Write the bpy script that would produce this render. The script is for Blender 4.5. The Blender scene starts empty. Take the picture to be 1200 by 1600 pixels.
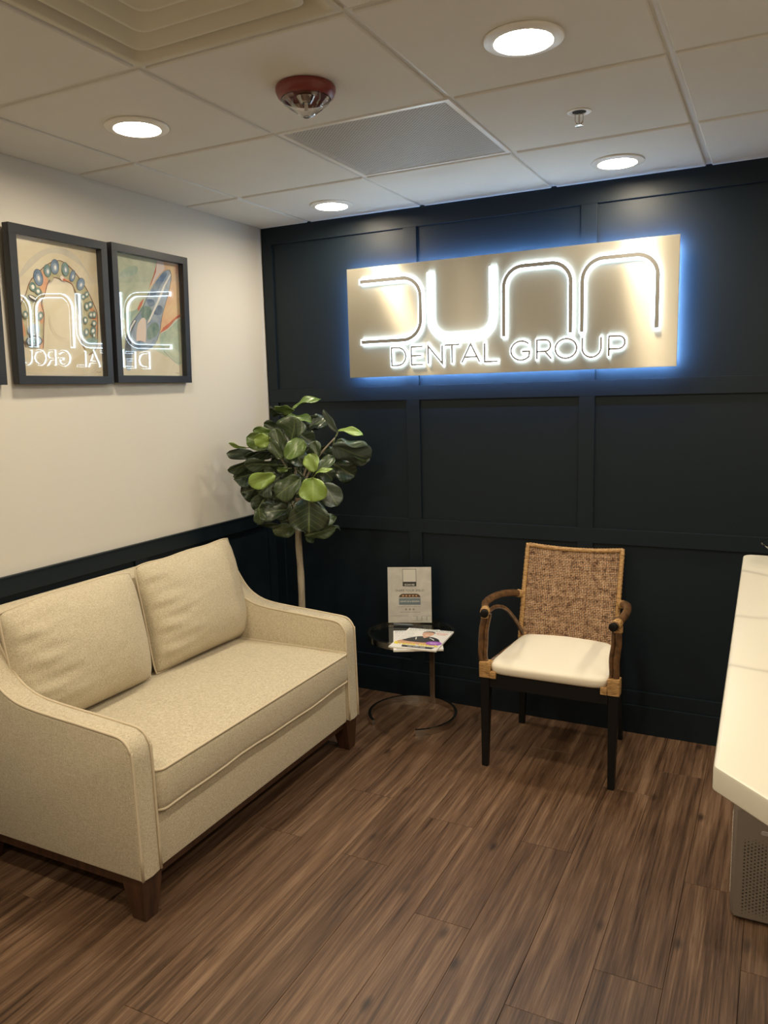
import bpy, bmesh, math, random
from mathutils import Vector, Matrix, noise
random.seed(7)
S = bpy.context.scene
COL = S.collection
PI = math.pi

# ---------------------------------------------------------------- camera
def rx(a): return Matrix.Rotation(a, 4, 'X')
def rz(a): return Matrix.Rotation(a, 4, 'Z')
cd = bpy.data.cameras.new('camera'); cam = bpy.data.objects.new('camera', cd); COL.objects.link(cam)
cam.matrix_world = Matrix.Translation((2.42491, -3.47084, 1.53454)) @ rz(0.469550) @ rx(1.419328) @ rz(-0.026367)
cd.sensor_fit = 'VERTICAL'; cd.sensor_height = 36; cd.sensor_width = 27; cd.lens = 1226.92 / 1600 * 36
cd.clip_start = 0.02
S.camera = cam

# ---------------------------------------------------------------- world, exposure, light levels
w = bpy.data.worlds.new('world'); S.world = w; w.use_nodes = True
w.node_tree.nodes['Background'].inputs[0].default_value = (0.9, 0.85, 0.8, 1)
w.node_tree.nodes['Background'].inputs[1].default_value = 0.05
vs = S.view_settings
vs.view_transform = 'Standard'; vs.look = 'None'; vs.gamma = 1; vs.use_curve_mapping = False
vs.exposure = 0.0
LAMP = 200.0                      # radiance of the downlight lenses
LAMP_COL = (1.0, 0.86, 0.64)
LETTER_GLOW = 18.0
LETTER_COL = (0.62, 0.82, 1.0)
STRIP_GLOW = 380.0
STRIP_COL = (0.27, 0.52, 1.0)

# ---------------------------------------------------------------- materials
def nodes(m): return m.node_tree.nodes, m.node_tree.links
def mat(name, col=(.8,.8,.8), rough=.5, metal=0, spec=.5, **kw):
    m = bpy.data.materials.new(name); m.use_nodes = True
    b = m.node_tree.nodes['Principled BSDF']
    b.inputs['Base Color'].default_value = (*col, 1); b.inputs['Roughness'].default_value = rough
    b.inputs['Metallic'].default_value = metal; b.inputs['Specular IOR Level'].default_value = spec
    for k, v in kw.items(): b.inputs[k.replace('_', ' ')].default_value = v
    return m
def emat(name, col, s):
    m = bpy.data.materials.new(name); m.use_nodes = True; n, l = nodes(m)
    n.remove(n['Principled BSDF']); e = n.new('ShaderNodeEmission'); e.inputs[0].default_value = (*col, 1); e.inputs[1].default_value = s
    l.new(e.outputs[0], n['Material Output'].inputs[0]); return m
def tcoord(m, kind='Object', scale=(1,1,1), rot=(0,0,0), loc=(0,0,0)):
    n, l = nodes(m); t = n.new('ShaderNodeTexCoord'); mp = n.new('ShaderNodeMapping')
    mp.inputs['Scale'].default_value = scale; mp.inputs['Rotation'].default_value = rot; mp.inputs['Location'].default_value = loc
    l.new(t.outputs[kind], mp.inputs[0]); return mp.outputs[0]
def tnoise(m, vec, scale, detail=4, rough=.5, dist=0):
    n, l = nodes(m); t = n.new('ShaderNodeTexNoise'); t.inputs['Scale'].default_value = scale
    t.inputs['Detail'].default_value = detail; t.inputs['Roughness'].default_value = rough; t.inputs['Distortion'].default_value = dist
    l.new(vec, t.inputs['Vector']); return t.outputs['Fac']
def ramp(m, fac, stops):
    n, l = nodes(m); r = n.new('ShaderNodeValToRGB'); e = r.color_ramp.elements
    while len(e) < len(stops): e.new(.5)
    for i, (p, c) in enumerate(stops): e[i].position = p; e[i].color = (*c, 1) if len(c) == 3 else c
    l.new(fac, r.inputs[0]); return r.outputs[0]
def mixc(m, fac, a, b, mode='MIX'):
    n, l = nodes(m); x = n.new('ShaderNodeMix'); x.data_type = 'RGBA'; x.blend_type = mode
    for s, v in ((x.inputs[0], fac), (x.inputs[6], a), (x.inputs[7], b)):
        if isinstance(v, (int, float)): s.default_value = v
        elif isinstance(v, tuple): s.default_value = (*v, 1)
        else: l.new(v, s)
    return x.outputs[2]
def math_(m, op, a, b=None):
    n, l = nodes(m); x = n.new('ShaderNodeMath'); x.operation = op
    for s, v in ((x.inputs[0], a), (x.inputs[1], b)):
        if v is None: continue
        if isinstance(v, (int, float)): s.default_value = v
        else: l.new(v, s)
    return x.outputs[0]
def setc(m, c): nodes(m)[1].new(c, m.node_tree.nodes['Principled BSDF'].inputs['Base Color'])
def setr(m, c): nodes(m)[1].new(c, m.node_tree.nodes['Principled BSDF'].inputs['Roughness'])
def bump(m, h, strength=.3, dist=.001):
    n, l = nodes(m); b = n.new('ShaderNodeBump'); b.inputs['Strength'].default_value = strength; b.inputs['Distance'].default_value = dist
    l.new(h, b.inputs['Height']); l.new(b.outputs[0], n['Principled BSDF'].inputs['Normal']); return b

M = {}
M['navy'] = m = mat('navy_paint', (.0060,.0120,.0178), .47, 0, .26); bump(m, tnoise(m, tcoord(m, 'Object'), 160, 3), .12, .0006)
M['cream_wall'] = m = mat('cream_wall_paint', (.66,.63,.57), .6); bump(m, tnoise(m, tcoord(m, 'Object'), 120, 4), .1, .0008)
M['tile'] = m = mat('ceiling_tile', (.60,.57,.52), .9)
v = tcoord(m, 'Object'); setc(m, ramp(m, tnoise(m, v, 3, 3), [(.3,(.71,.70,.67)),(.7,(.75,.74,.71))])); bump(m, tnoise(m, v, 260, 3), .3, .0008)
M['tbar'] = mat('ceiling_rail_white', (.72,.71,.70), .45)
M['diffuser'] = mat('diffuser_cream', (.62,.585,.48), .42)
M['plenum'] = mat('dark_plenum', (.03,.03,.03), .9)
M['grille'] = mat('grille_white', (.62,.62,.62), .5)
M['white_metal'] = mat('white_enamel', (.85,.83,.79), .3)
M['lens'] = emat('downlight_lens', LAMP_COL, LAMP)
M['letter_glow'] = emat('letter_glow', LETTER_COL, LETTER_GLOW)
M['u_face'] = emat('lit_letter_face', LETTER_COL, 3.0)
M['strip'] = emat('led_strip', STRIP_COL, STRIP_GLOW)
M['letter_face'] = mat('brushed_letter_face', (.30,.29,.27), .5, 1)
M['steel'] = m = mat('brushed_steel_panel', (.46,.425,.345), .42, .62, Anisotropic=1.0, Anisotropic_Rotation=.25)
n, l = nodes(m); tg = n.new('ShaderNodeTangent'); tg.direction_type = 'RADIAL'; tg.axis = 'Z'; l.new(tg.outputs[0], n['Principled BSDF'].inputs['Tangent'])
bump(m, tnoise(m, tcoord(m, 'Object', (14, 14, 420)), 2.0, 4, .6), .06, .0004)
M['red'] = mat('red_plastic', (.20,.035,.03), .35)
def glass_mat(name, tint=(1,1,1), ior=1.5, rough=0.0):
    m = bpy.data.materials.new(name); m.use_nodes = True; n, l = nodes(m); n.remove(n['Principled BSDF'])
    f = n.new('ShaderNodeFresnel'); f.inputs[0].default_value = ior
    t = n.new('ShaderNodeBsdfTransparent'); t.inputs[0].default_value = (*tint, 1)
    g = n.new('ShaderNodeBsdfGlossy'); g.inputs['Roughness'].default_value = rough
    x = n.new('ShaderNodeMixShader'); gm = n.new('ShaderNodeNewGeometry'); mr = n.new('ShaderNodeMapRange'); mr.inputs[3].default_value = ior; mr.inputs[4].default_value = 1/ior
    l.new(gm.outputs['Backfacing'], mr.inputs[0]); l.new(mr.outputs[0], f.inputs[0]); l.new(f.outputs[0], x.inputs[0]); l.new(t.outputs[0], x.inputs[1]); l.new(g.outputs[0], x.inputs[2])
    l.new(x.outputs[0], n['Material Output'].inputs[0]); return m
M['pane'] = glass_mat('picture_glass', (1,1,1), 1.55)
M['table_glass'] = glass_mat('table_glass', (.86,.9,.88), 1.5)
M['acrylic'] = glass_mat('clear_acrylic', (.97,.97,.96), 1.49)
M['lens_clear'] = mat('clear_lens', (1,1,1), .03, 0, Transmission_Weight=1.0, IOR=1.45)
M['frame'] = mat('black_frame', (.016,.017,.021), .42)
def fabric(name, c1, c2):
    m = mat(name, c1, .92, 0, .2, Sheen_Weight=.15)
    v = tcoord(m, 'Object')
    f = tnoise(m, v, 330, 2, .7)
    g = tnoise(m, tcoord(m, 'Object', (500, 500, 90)), 1, 2, .6); h = tnoise(m, tcoord(m, 'Object', (90, 90, 500)), 1, 2, .6)
    s = math_(m, 'ADD', math_(m, 'MULTIPLY', f, .6), math_(m, 'MULTIPLY', math_(m, 'ADD', g, h), .35))
    setc(m, ramp(m, s, [(.5, c2), (.78, c1)])); bump(m, s, .55, .0022); return m
M['fabric'] = fabric('oatmeal_fabric', (.66,.585,.44), (.40,.335,.225))
M['piping'] = mat('oatmeal_piping', (.60,.51,.37), .9)
def wood(name, c1, c2, sc=(30, 30, 3), rough=.4):
    m = mat(name, c1, rough); f = tnoise(m, tcoord(m, 'Object', sc), 1.5, 5, .6, .4)
    setc(m, ramp(m, f, [(.35, c1), (.65, c2)])); return m
M['dark_wood'] = wood('dark_brown_wood', (.030,.012,.006), (.075,.032,.016))
M['black_wood'] = mat('black_lacquered_wood', (.005,.005,.005), .4, 0, .3)
M['rattan'] = m = wood('dark_rattan_pole', (.045,.022,.010), (.17,.085,.035), (25,25,25), .35)
M['binding'] = m = mat('rattan_binding', (.42,.24,.09), .45)
f = tnoise(m, tcoord(m, 'Object', (40,40,260)), 1.3, 3, .6); setc(m, ramp(m, f, [(.33,(.16,.075,.025)),(.5,(.42,.24,.09)),(.7,(.55,.35,.15))])); bump(m, f, .5, .002)
M['cane'] = m = mat('woven_cane', (.5,.3,.15), .5)
v = tcoord(m, 'Object'); f = tnoise(m, tcoord(m, 'Object', (34, 34, 40)), 1.2, 5, .8)
setc(m, ramp(m, f, [(.38,(.12,.055,.025)),(.47,(.40,.24,.135)),(.58,(.54,.36,.22)),(.75,(.66,.48,.31))]))
M['seat_white'] = m = mat('cream_seat_cloth', (.80,.73,.60), .8, 0, .3); bump(m, tnoise(m, tcoord(m, 'Object'), 500, 2), .15, .0006)
M['chrome'] = mat('brushed_chrome', (.60,.56,.50), .16, 1)
M['trunk'] = m = wood('pale_trunk_bark', (.24,.20,.14), (.42,.36,.27), (60,60,8), .8)
M['stem'] = mat('green_stem', (.10,.12,.04), .6)
M['pot'] = mat('black_pot', (.02,.02,.02), .5)
M['soil'] = mat('dark_moss', (.03,.03,.015), 1)
M['quartz'] = m = mat('white_quartz', (.56,.53,.445), .36)
v = tcoord(m, 'Object', (1, 1, 1), (0, 0, .25)); n, l = nodes(m)
wv = n.new('ShaderNodeTexWave'); wv.wave_type = 'BANDS'; wv.bands_direction = 'Y'; wv.inputs['Scale'].default_value = .75; wv.inputs['Distortion'].default_value = 6
wv.inputs['Detail'].default_value = 4; wv.inputs['Detail Scale'].default_value = 1.4; l.new(v, wv.inputs['Vector'])
vein = ramp(m, wv.outputs['Fac'], [(0,(.30,.27,.22)),(.006,(.48,.45,.38)),(.03,(.56,.53,.445))])
setc(m, mixc(m, math_(m, 'MULTIPLY', tnoise(m, v, 4, 3), 1.1), (.56,.53,.445), vein))
M['silver'] = mat('silver_plastic', (.40,.36,.31), .35, .6)
M['dark_plastic'] = mat('dark_plastic', (.02,.02,.02), .4)
M['paper'] = mat('paper_edge', (.72,.68,.58), .8)
M['cover'] = mat('glossy_white_cover', (.80,.78,.76), .3)

# vinyl planks: grain follows the plank, tone and knots differ plank by plank
M['plank'] = m = mat('brown_plank', (.1,.05,.03), .42)
n, l = nodes(m); tc = n.new('ShaderNodeTexCoord'); oi = n.new('ShaderNodeObjectInfo')
off = n.new('ShaderNodeVectorMath'); off.operation = 'SCALE'; off.inputs[3].default_value = 37.0
cx = n.new('ShaderNodeCombineXYZ')
for i in range(3): l.new(oi.outputs['Random'], cx.inputs[i])
l.new(cx.outputs[0], off.inputs[0])
ad = n.new('ShaderNodeVectorMath'); l.new(tc.outputs['Object'], ad.inputs[0]); l.new(off.outputs[0], ad.inputs[1])
def mapped(sc):
    mp = n.new('ShaderNodeMapping'); mp.inputs['Scale'].default_value = sc; l.new(ad.outputs[0], mp.inputs[0]); return mp.outputs[0]
fine = tnoise(m, mapped((120, 2.6, 1)), 1.6, 6, .7, .3)
broad = tnoise(m, mapped((13, .75, 1)), 1.4, 4, .6, 1.1)
mid = tnoise(m, mapped((34, 1.1, 1)), 1.3, 5, .65, .8)
s = math_(m, 'ADD', math_(m, 'MULTIPLY', fine, .42), math_(m, 'ADD', math_(m, 'MULTIPLY', broad, .35), math_(m, 'MULTIPLY', mid, .27)))
c = ramp(m, s, [(.41,(.038,.019,.010)),(.48,(.088,.047,.026)),(.55,(.142,.080,.046)),(.67,(.26,.165,.102))])
kn = n.new('ShaderNodeTexVoronoi'); kn.voronoi_dimensions = '2D'; kn.inputs['Scale'].default_value = 1.0; l.new(mapped((5.2, 2.4, 1)), kn.inputs['Vector'])
kf = ramp(m, math_(m, 'ADD', kn.outputs['Distance'], math_(m, 'MULTIPLY', fine, .06)), [(.05,(1,1,1)),(.12,(0,0,0))])
ks = n.new('ShaderNodeSeparateColor'); l.new(kn.outputs['Color'], ks.inputs[0])
has = math_(m, 'GREATER_THAN', ks.outputs[0], .38)
c = mixc(m, math_(m, 'MULTIPLY', math_(m, 'MULTIPLY', kf, has), math_(m, 'MULTIPLY', ks.outputs[1], .9)), c, (.020,.010,.006))
tone = n.new('ShaderNodeMapRange'); l.new(oi.outputs['Random'], tone.inputs[0]); tone.inputs[3].default_value = .90; tone.inputs[4].default_value = 1.09
gx = n.new('ShaderNodeCombineXYZ')
for i in range(3): l.new(tone.outputs[0], gx.inputs[i])
setc(m, mixc(m, 1.0, c, gx.outputs[0], 'MULTIPLY')); bump(m, fine, .25, .0008)
setr(m, ramp(m, fine, [(.3,(.36,)*3),(.7,(.50,)*3)]))

# leaves: colour from the object, pale midrib and side veins along the leaf's own UV
M['leaf'] = m = mat('fiddle_leaf', (.05,.1,.03), .33)
n, l = nodes(m); oi = n.new('ShaderNodeObjectInfo'); uv = n.new('ShaderNodeUVMap'); sp = n.new('ShaderNodeSeparateXYZ'); l.new(uv.outputs[0], sp.inputs[0])
av = math_(m, 'ABSOLUTE', math_(m, 'SUBTRACT', sp.outputs['X'], .5))
side = math_(m, 'FRACT', math_(m, 'MULTIPLY', math_(m, 'SUBTRACT', sp.outputs['Y'], math_(m, 'MULTIPLY', av, .8)), 6.0))
sv = ramp(m, math_(m, 'ABSOLUTE', math_(m, 'SUBTRACT', side, .5)), [(0,(1,1,1)),(.05,(.2,.2,.2)),(.10,(0,0,0))])
mv = ramp(m, av, [(.010,(1,1,1)),(.028,(0,0,0))])
veins = math_(m, 'MAXIMUM', sv, mv)
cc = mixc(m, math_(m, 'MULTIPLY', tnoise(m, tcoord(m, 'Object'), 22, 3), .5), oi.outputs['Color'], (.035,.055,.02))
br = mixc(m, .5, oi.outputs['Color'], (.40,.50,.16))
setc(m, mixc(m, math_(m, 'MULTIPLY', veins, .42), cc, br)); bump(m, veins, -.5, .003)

# ---------------------------------------------------------------- mesh helpers
def nb(): return bmesh.new()
def box(bm, a, b, mi=0, bev=0):
    x0,y0,z0 = a; x1,y1,z1 = b
    r = bmesh.ops.create_cube(bm, size=1); vs_ = r['verts']
    for v in vs_: v.co = Vector((x0+(v.co.x+.5)*(x1-x0), y0+(v.co.y+.5)*(y1-y0), z0+(v.co.z+.5)*(z1-z0)))
    fs = {f for v in vs_ for f in v.link_faces}
    for f in fs: f.material_index = mi
    if bev:
        es = list({e for v in vs_ for e in v.link_edges})
        bmesh.ops.bevel(bm, geom=es, offset=bev, segments=2, profile=.7, affect='EDGES')
def tube(bm, pts, r, n=10, cap=True, closed=False, flat=1.0):
    pts = [Vector(p) for p in pts]; N = len(pts); rings = []
    rs = r if isinstance(r, (list, tuple)) else [r]*N
    prev = None
    for i, p in enumerate(pts):
        if closed: t = (pts[(i+1) % N]-pts[i-1])
        else: t = pts[min(i+1, N-1)]-pts[max(i-1, 0)]
        t.normalize()
        if prev is None:
            up = Vector((0,0,1)) if abs(t.z) < .9 else Vector((1,0,0)); a = t.cross(up).normalized()
        else: a = (prev - t*prev.dot(t)).normalized()
        prev = a; b = t.cross(a)
        rings.append([bm.verts.new(p + (a*math.cos(2*PI*k/n) + b*flat*math.sin(2*PI*k/n))*rs[i]) for k in range(n)])
    for i in range(N if closed else N-1):
        A, B = rings[i], rings[(i+1) % N]
        for k in range(n): bm.faces.new((A[k], A[(k+1)%n], B[(k+1)%n], B[k]))
    if cap and not closed: bm.faces.new(rings[0][::-1]); bm.faces.new(rings[-1])
def smooth_path(pts, sub=6, closed=False):
    pts = [Vector(p) for p in pts]; N = len(pts); out = []
    for i in range(N if closed else N-1):
        if closed: p0,p1,p2,p3 = pts[i-1],pts[i],pts[(i+1)%N],pts[(i+2)%N]
        else: p0,p1,p2,p3 = pts[max(i-1,0)],pts[i],pts[i+1],pts[min(i+2,N-1)]
        for k in range(sub):
            t = k/sub
            out.append(.5*((2*p1)+(-p0+p2)*t+(2*p0-5*p1+4*p2-p3)*t*t+(-p0+3*p1-3*p2+p3)*t**3))
    if not closed: out.append(pts[-1])
    return out
def lathe(bm, prof, c=(0,0,0), n=48, mi=0):
    c = Vector(c); rings = []
    for r, z in prof:
        if r < 1e-6: rings.append([bm.verts.new(c+Vector((0,0,z)))])
        else: rings.append([bm.verts.new(c+Vector((r*math.cos(2*PI*k/n), r*math.sin(2*PI*k/n), z))) for k in range(n)])
    for A, B in zip(rings, rings[1:]):
        for k in range(n):
            a, b = A[k % len(A)], A[(k+1) % len(A)]; c_, d = B[(k+1) % len(B)], B[k % len(B)]
            vs_ = [a]+([b] if b is not a else [])+[c_]+([d] if d is not c_ else [])
            if len(set(vs_)) > 2:
                f = bm.faces.new(vs_); f.material_index = mi
def prism(bm, poly, axis, lo, hi, mi=0):
    def P(u, v, w): return {'x': (w,u,v), 'y': (u,w,v), 'z': (u,v,w)}[axis]
    A = [bm.verts.new(P(u,v,lo)) for u,v in poly]; B = [bm.verts.new(P(u,v,hi)) for u,v in poly]; n = len(poly)
    fs = [bm.faces.new(A), bm.faces.new(B[::-1])]+[bm.faces.new((A[(i+1)%n], A[i], B[i], B[(i+1)%n])) for i in range(n)]
    for f in fs: f.material_index = mi
def stroke(bm, pts, wd, y0, y1, ext=0, mi=0):
    """a constant-width stroke in the XZ plane given depth from y0 to y1"""
    P = [Vector(p) for p in pts]
    closed = (P[0]-P[-1]).length < 1e-6
    if closed: P = P[:-1]
    elif ext:
        P[0] = P[0]+(P[0]-P[1]).normalized()*ext; P[-1] = P[-1]+(P[-1]-P[-2]).normalized()*ext
    N = len(P); L = []; R = []
    for i, p in enumerate(P):
        a = P[(i-1)%N] if (closed or i) else None; b = P[(i+1)%N] if (closed or i < N-1) else None
        d1 = (p-a).normalized() if a is not None else (b-p).normalized(); d2 = (b-p).normalized() if b is not None else d1
        n1 = Vector((-d1.y, d1.x)); n2 = Vector((-d2.y, d2.x)); nn = (n1+n2).normalized(); k = 1/max(nn.dot(n1), .35)
        L.append(p+nn*wd/2*k); R.append(p-nn*wd/2*k)
    v = [[bm.verts.new((q.x, y, q.y)) for q in row] for row in (L, R) for y in (y0, y1)]
    lb, lf, rb, rf = v
    for i in range(N if closed else N-1):
        j = (i+1) % N
        for f in ((lf[i],lf[j],rf[j],rf[i]), (lb[j],lb[i],rb[i],rb[j]), (lb[i],lb[j],lf[j],lf[i]), (rb[j],rb[i],rf[i],rf[j])):
            bm.faces.new(f).material_index = mi
    if not closed:
        bm.faces.new((lb[0],lf[0],rf[0],rb[0])).material_index = mi; bm.faces.new((lf[-1],lb[-1],rb[-1],rf[-1])).material_index = mi
def arc(cx, cz, rx_, rz_, a0, a1, n=10):
    return [(cx+rx_*math.cos(math.radians(a0+(a1-a0)*i/n)), cz+rz_*math.sin(math.radians(a0+(a1-a0)*i/n))) for i in range(n+1)]
def woff(o):
    v = Vector((0,0,0))
    while o is not None: v += o.location; o = o.parent
    return v
def obj(name, bm, m, parent=None, smooth=False, local=False):
    bmesh.ops.recalc_face_normals(bm, faces=bm.faces)
    me = bpy.data.meshes.new(name); bm.to_mesh(me); bm.free()
    for x in (m if isinstance(m, (list, tuple)) else [m]): me.materials.append(x)
    o = bpy.data.objects.new(name, me); COL.objects.link(o)
    if parent is not None:
        o.parent = parent
        if not local: me.transform(Matrix.Translation(-woff(parent)))
    if smooth:
        me.polygons.foreach_set('use_smooth', [True]*len(me.polygons))
        if smooth != 'all':
            me.set_sharp_from_angle(angle=math.radians(38))
    return o
def thing(name, label, cat, loc, rot=0, group=None):
    o = bpy.data.objects.new(name, None); COL.objects.link(o); o.location = loc; o.rotation_euler = (0,0,rot); o.empty_display_size = .05
    tag(o, label, cat, group); return o
def tag(o, label, cat, group=None):
    o['label'] = label; o['category'] = cat
    if group: o['group'] = group
def struct(name, bm, m, parent=None):
    o = obj(name, bm, m, parent)
    if parent is None: o['kind'] = 'structure'
    return o
def text_bm(bm, txt, size, mtx, mi=0, bold=0, sx=1.0, align='CENTER'):
    cu = bpy.data.curves.new('lettering', 'FONT'); cu.body = txt; cu.size = size; cu.align_x = align; cu.align_y = 'CENTER'; cu.offset = bold; cu.resolution_u = 3
    o = bpy.data.objects.new('lettering', cu); COL.objects.link(o); bpy.context.view_layer.update()
    me = bpy.data.meshes.new_from_object(o.evaluated_get(bpy.context.evaluated_depsgraph_get()))
    bpy.data.objects.remove(o); me.transform(mtx @ Matrix.Diagonal((sx,1,1,1)))
    k = len(bm.faces); bm.from_mesh(me); bm.faces.ensure_lookup_table()
    for f in bm.faces[k:]: f.material_index = mi
    bpy.data.meshes.remove(me)
H = 2.372
XR, YB = 4.6, -5.6
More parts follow.
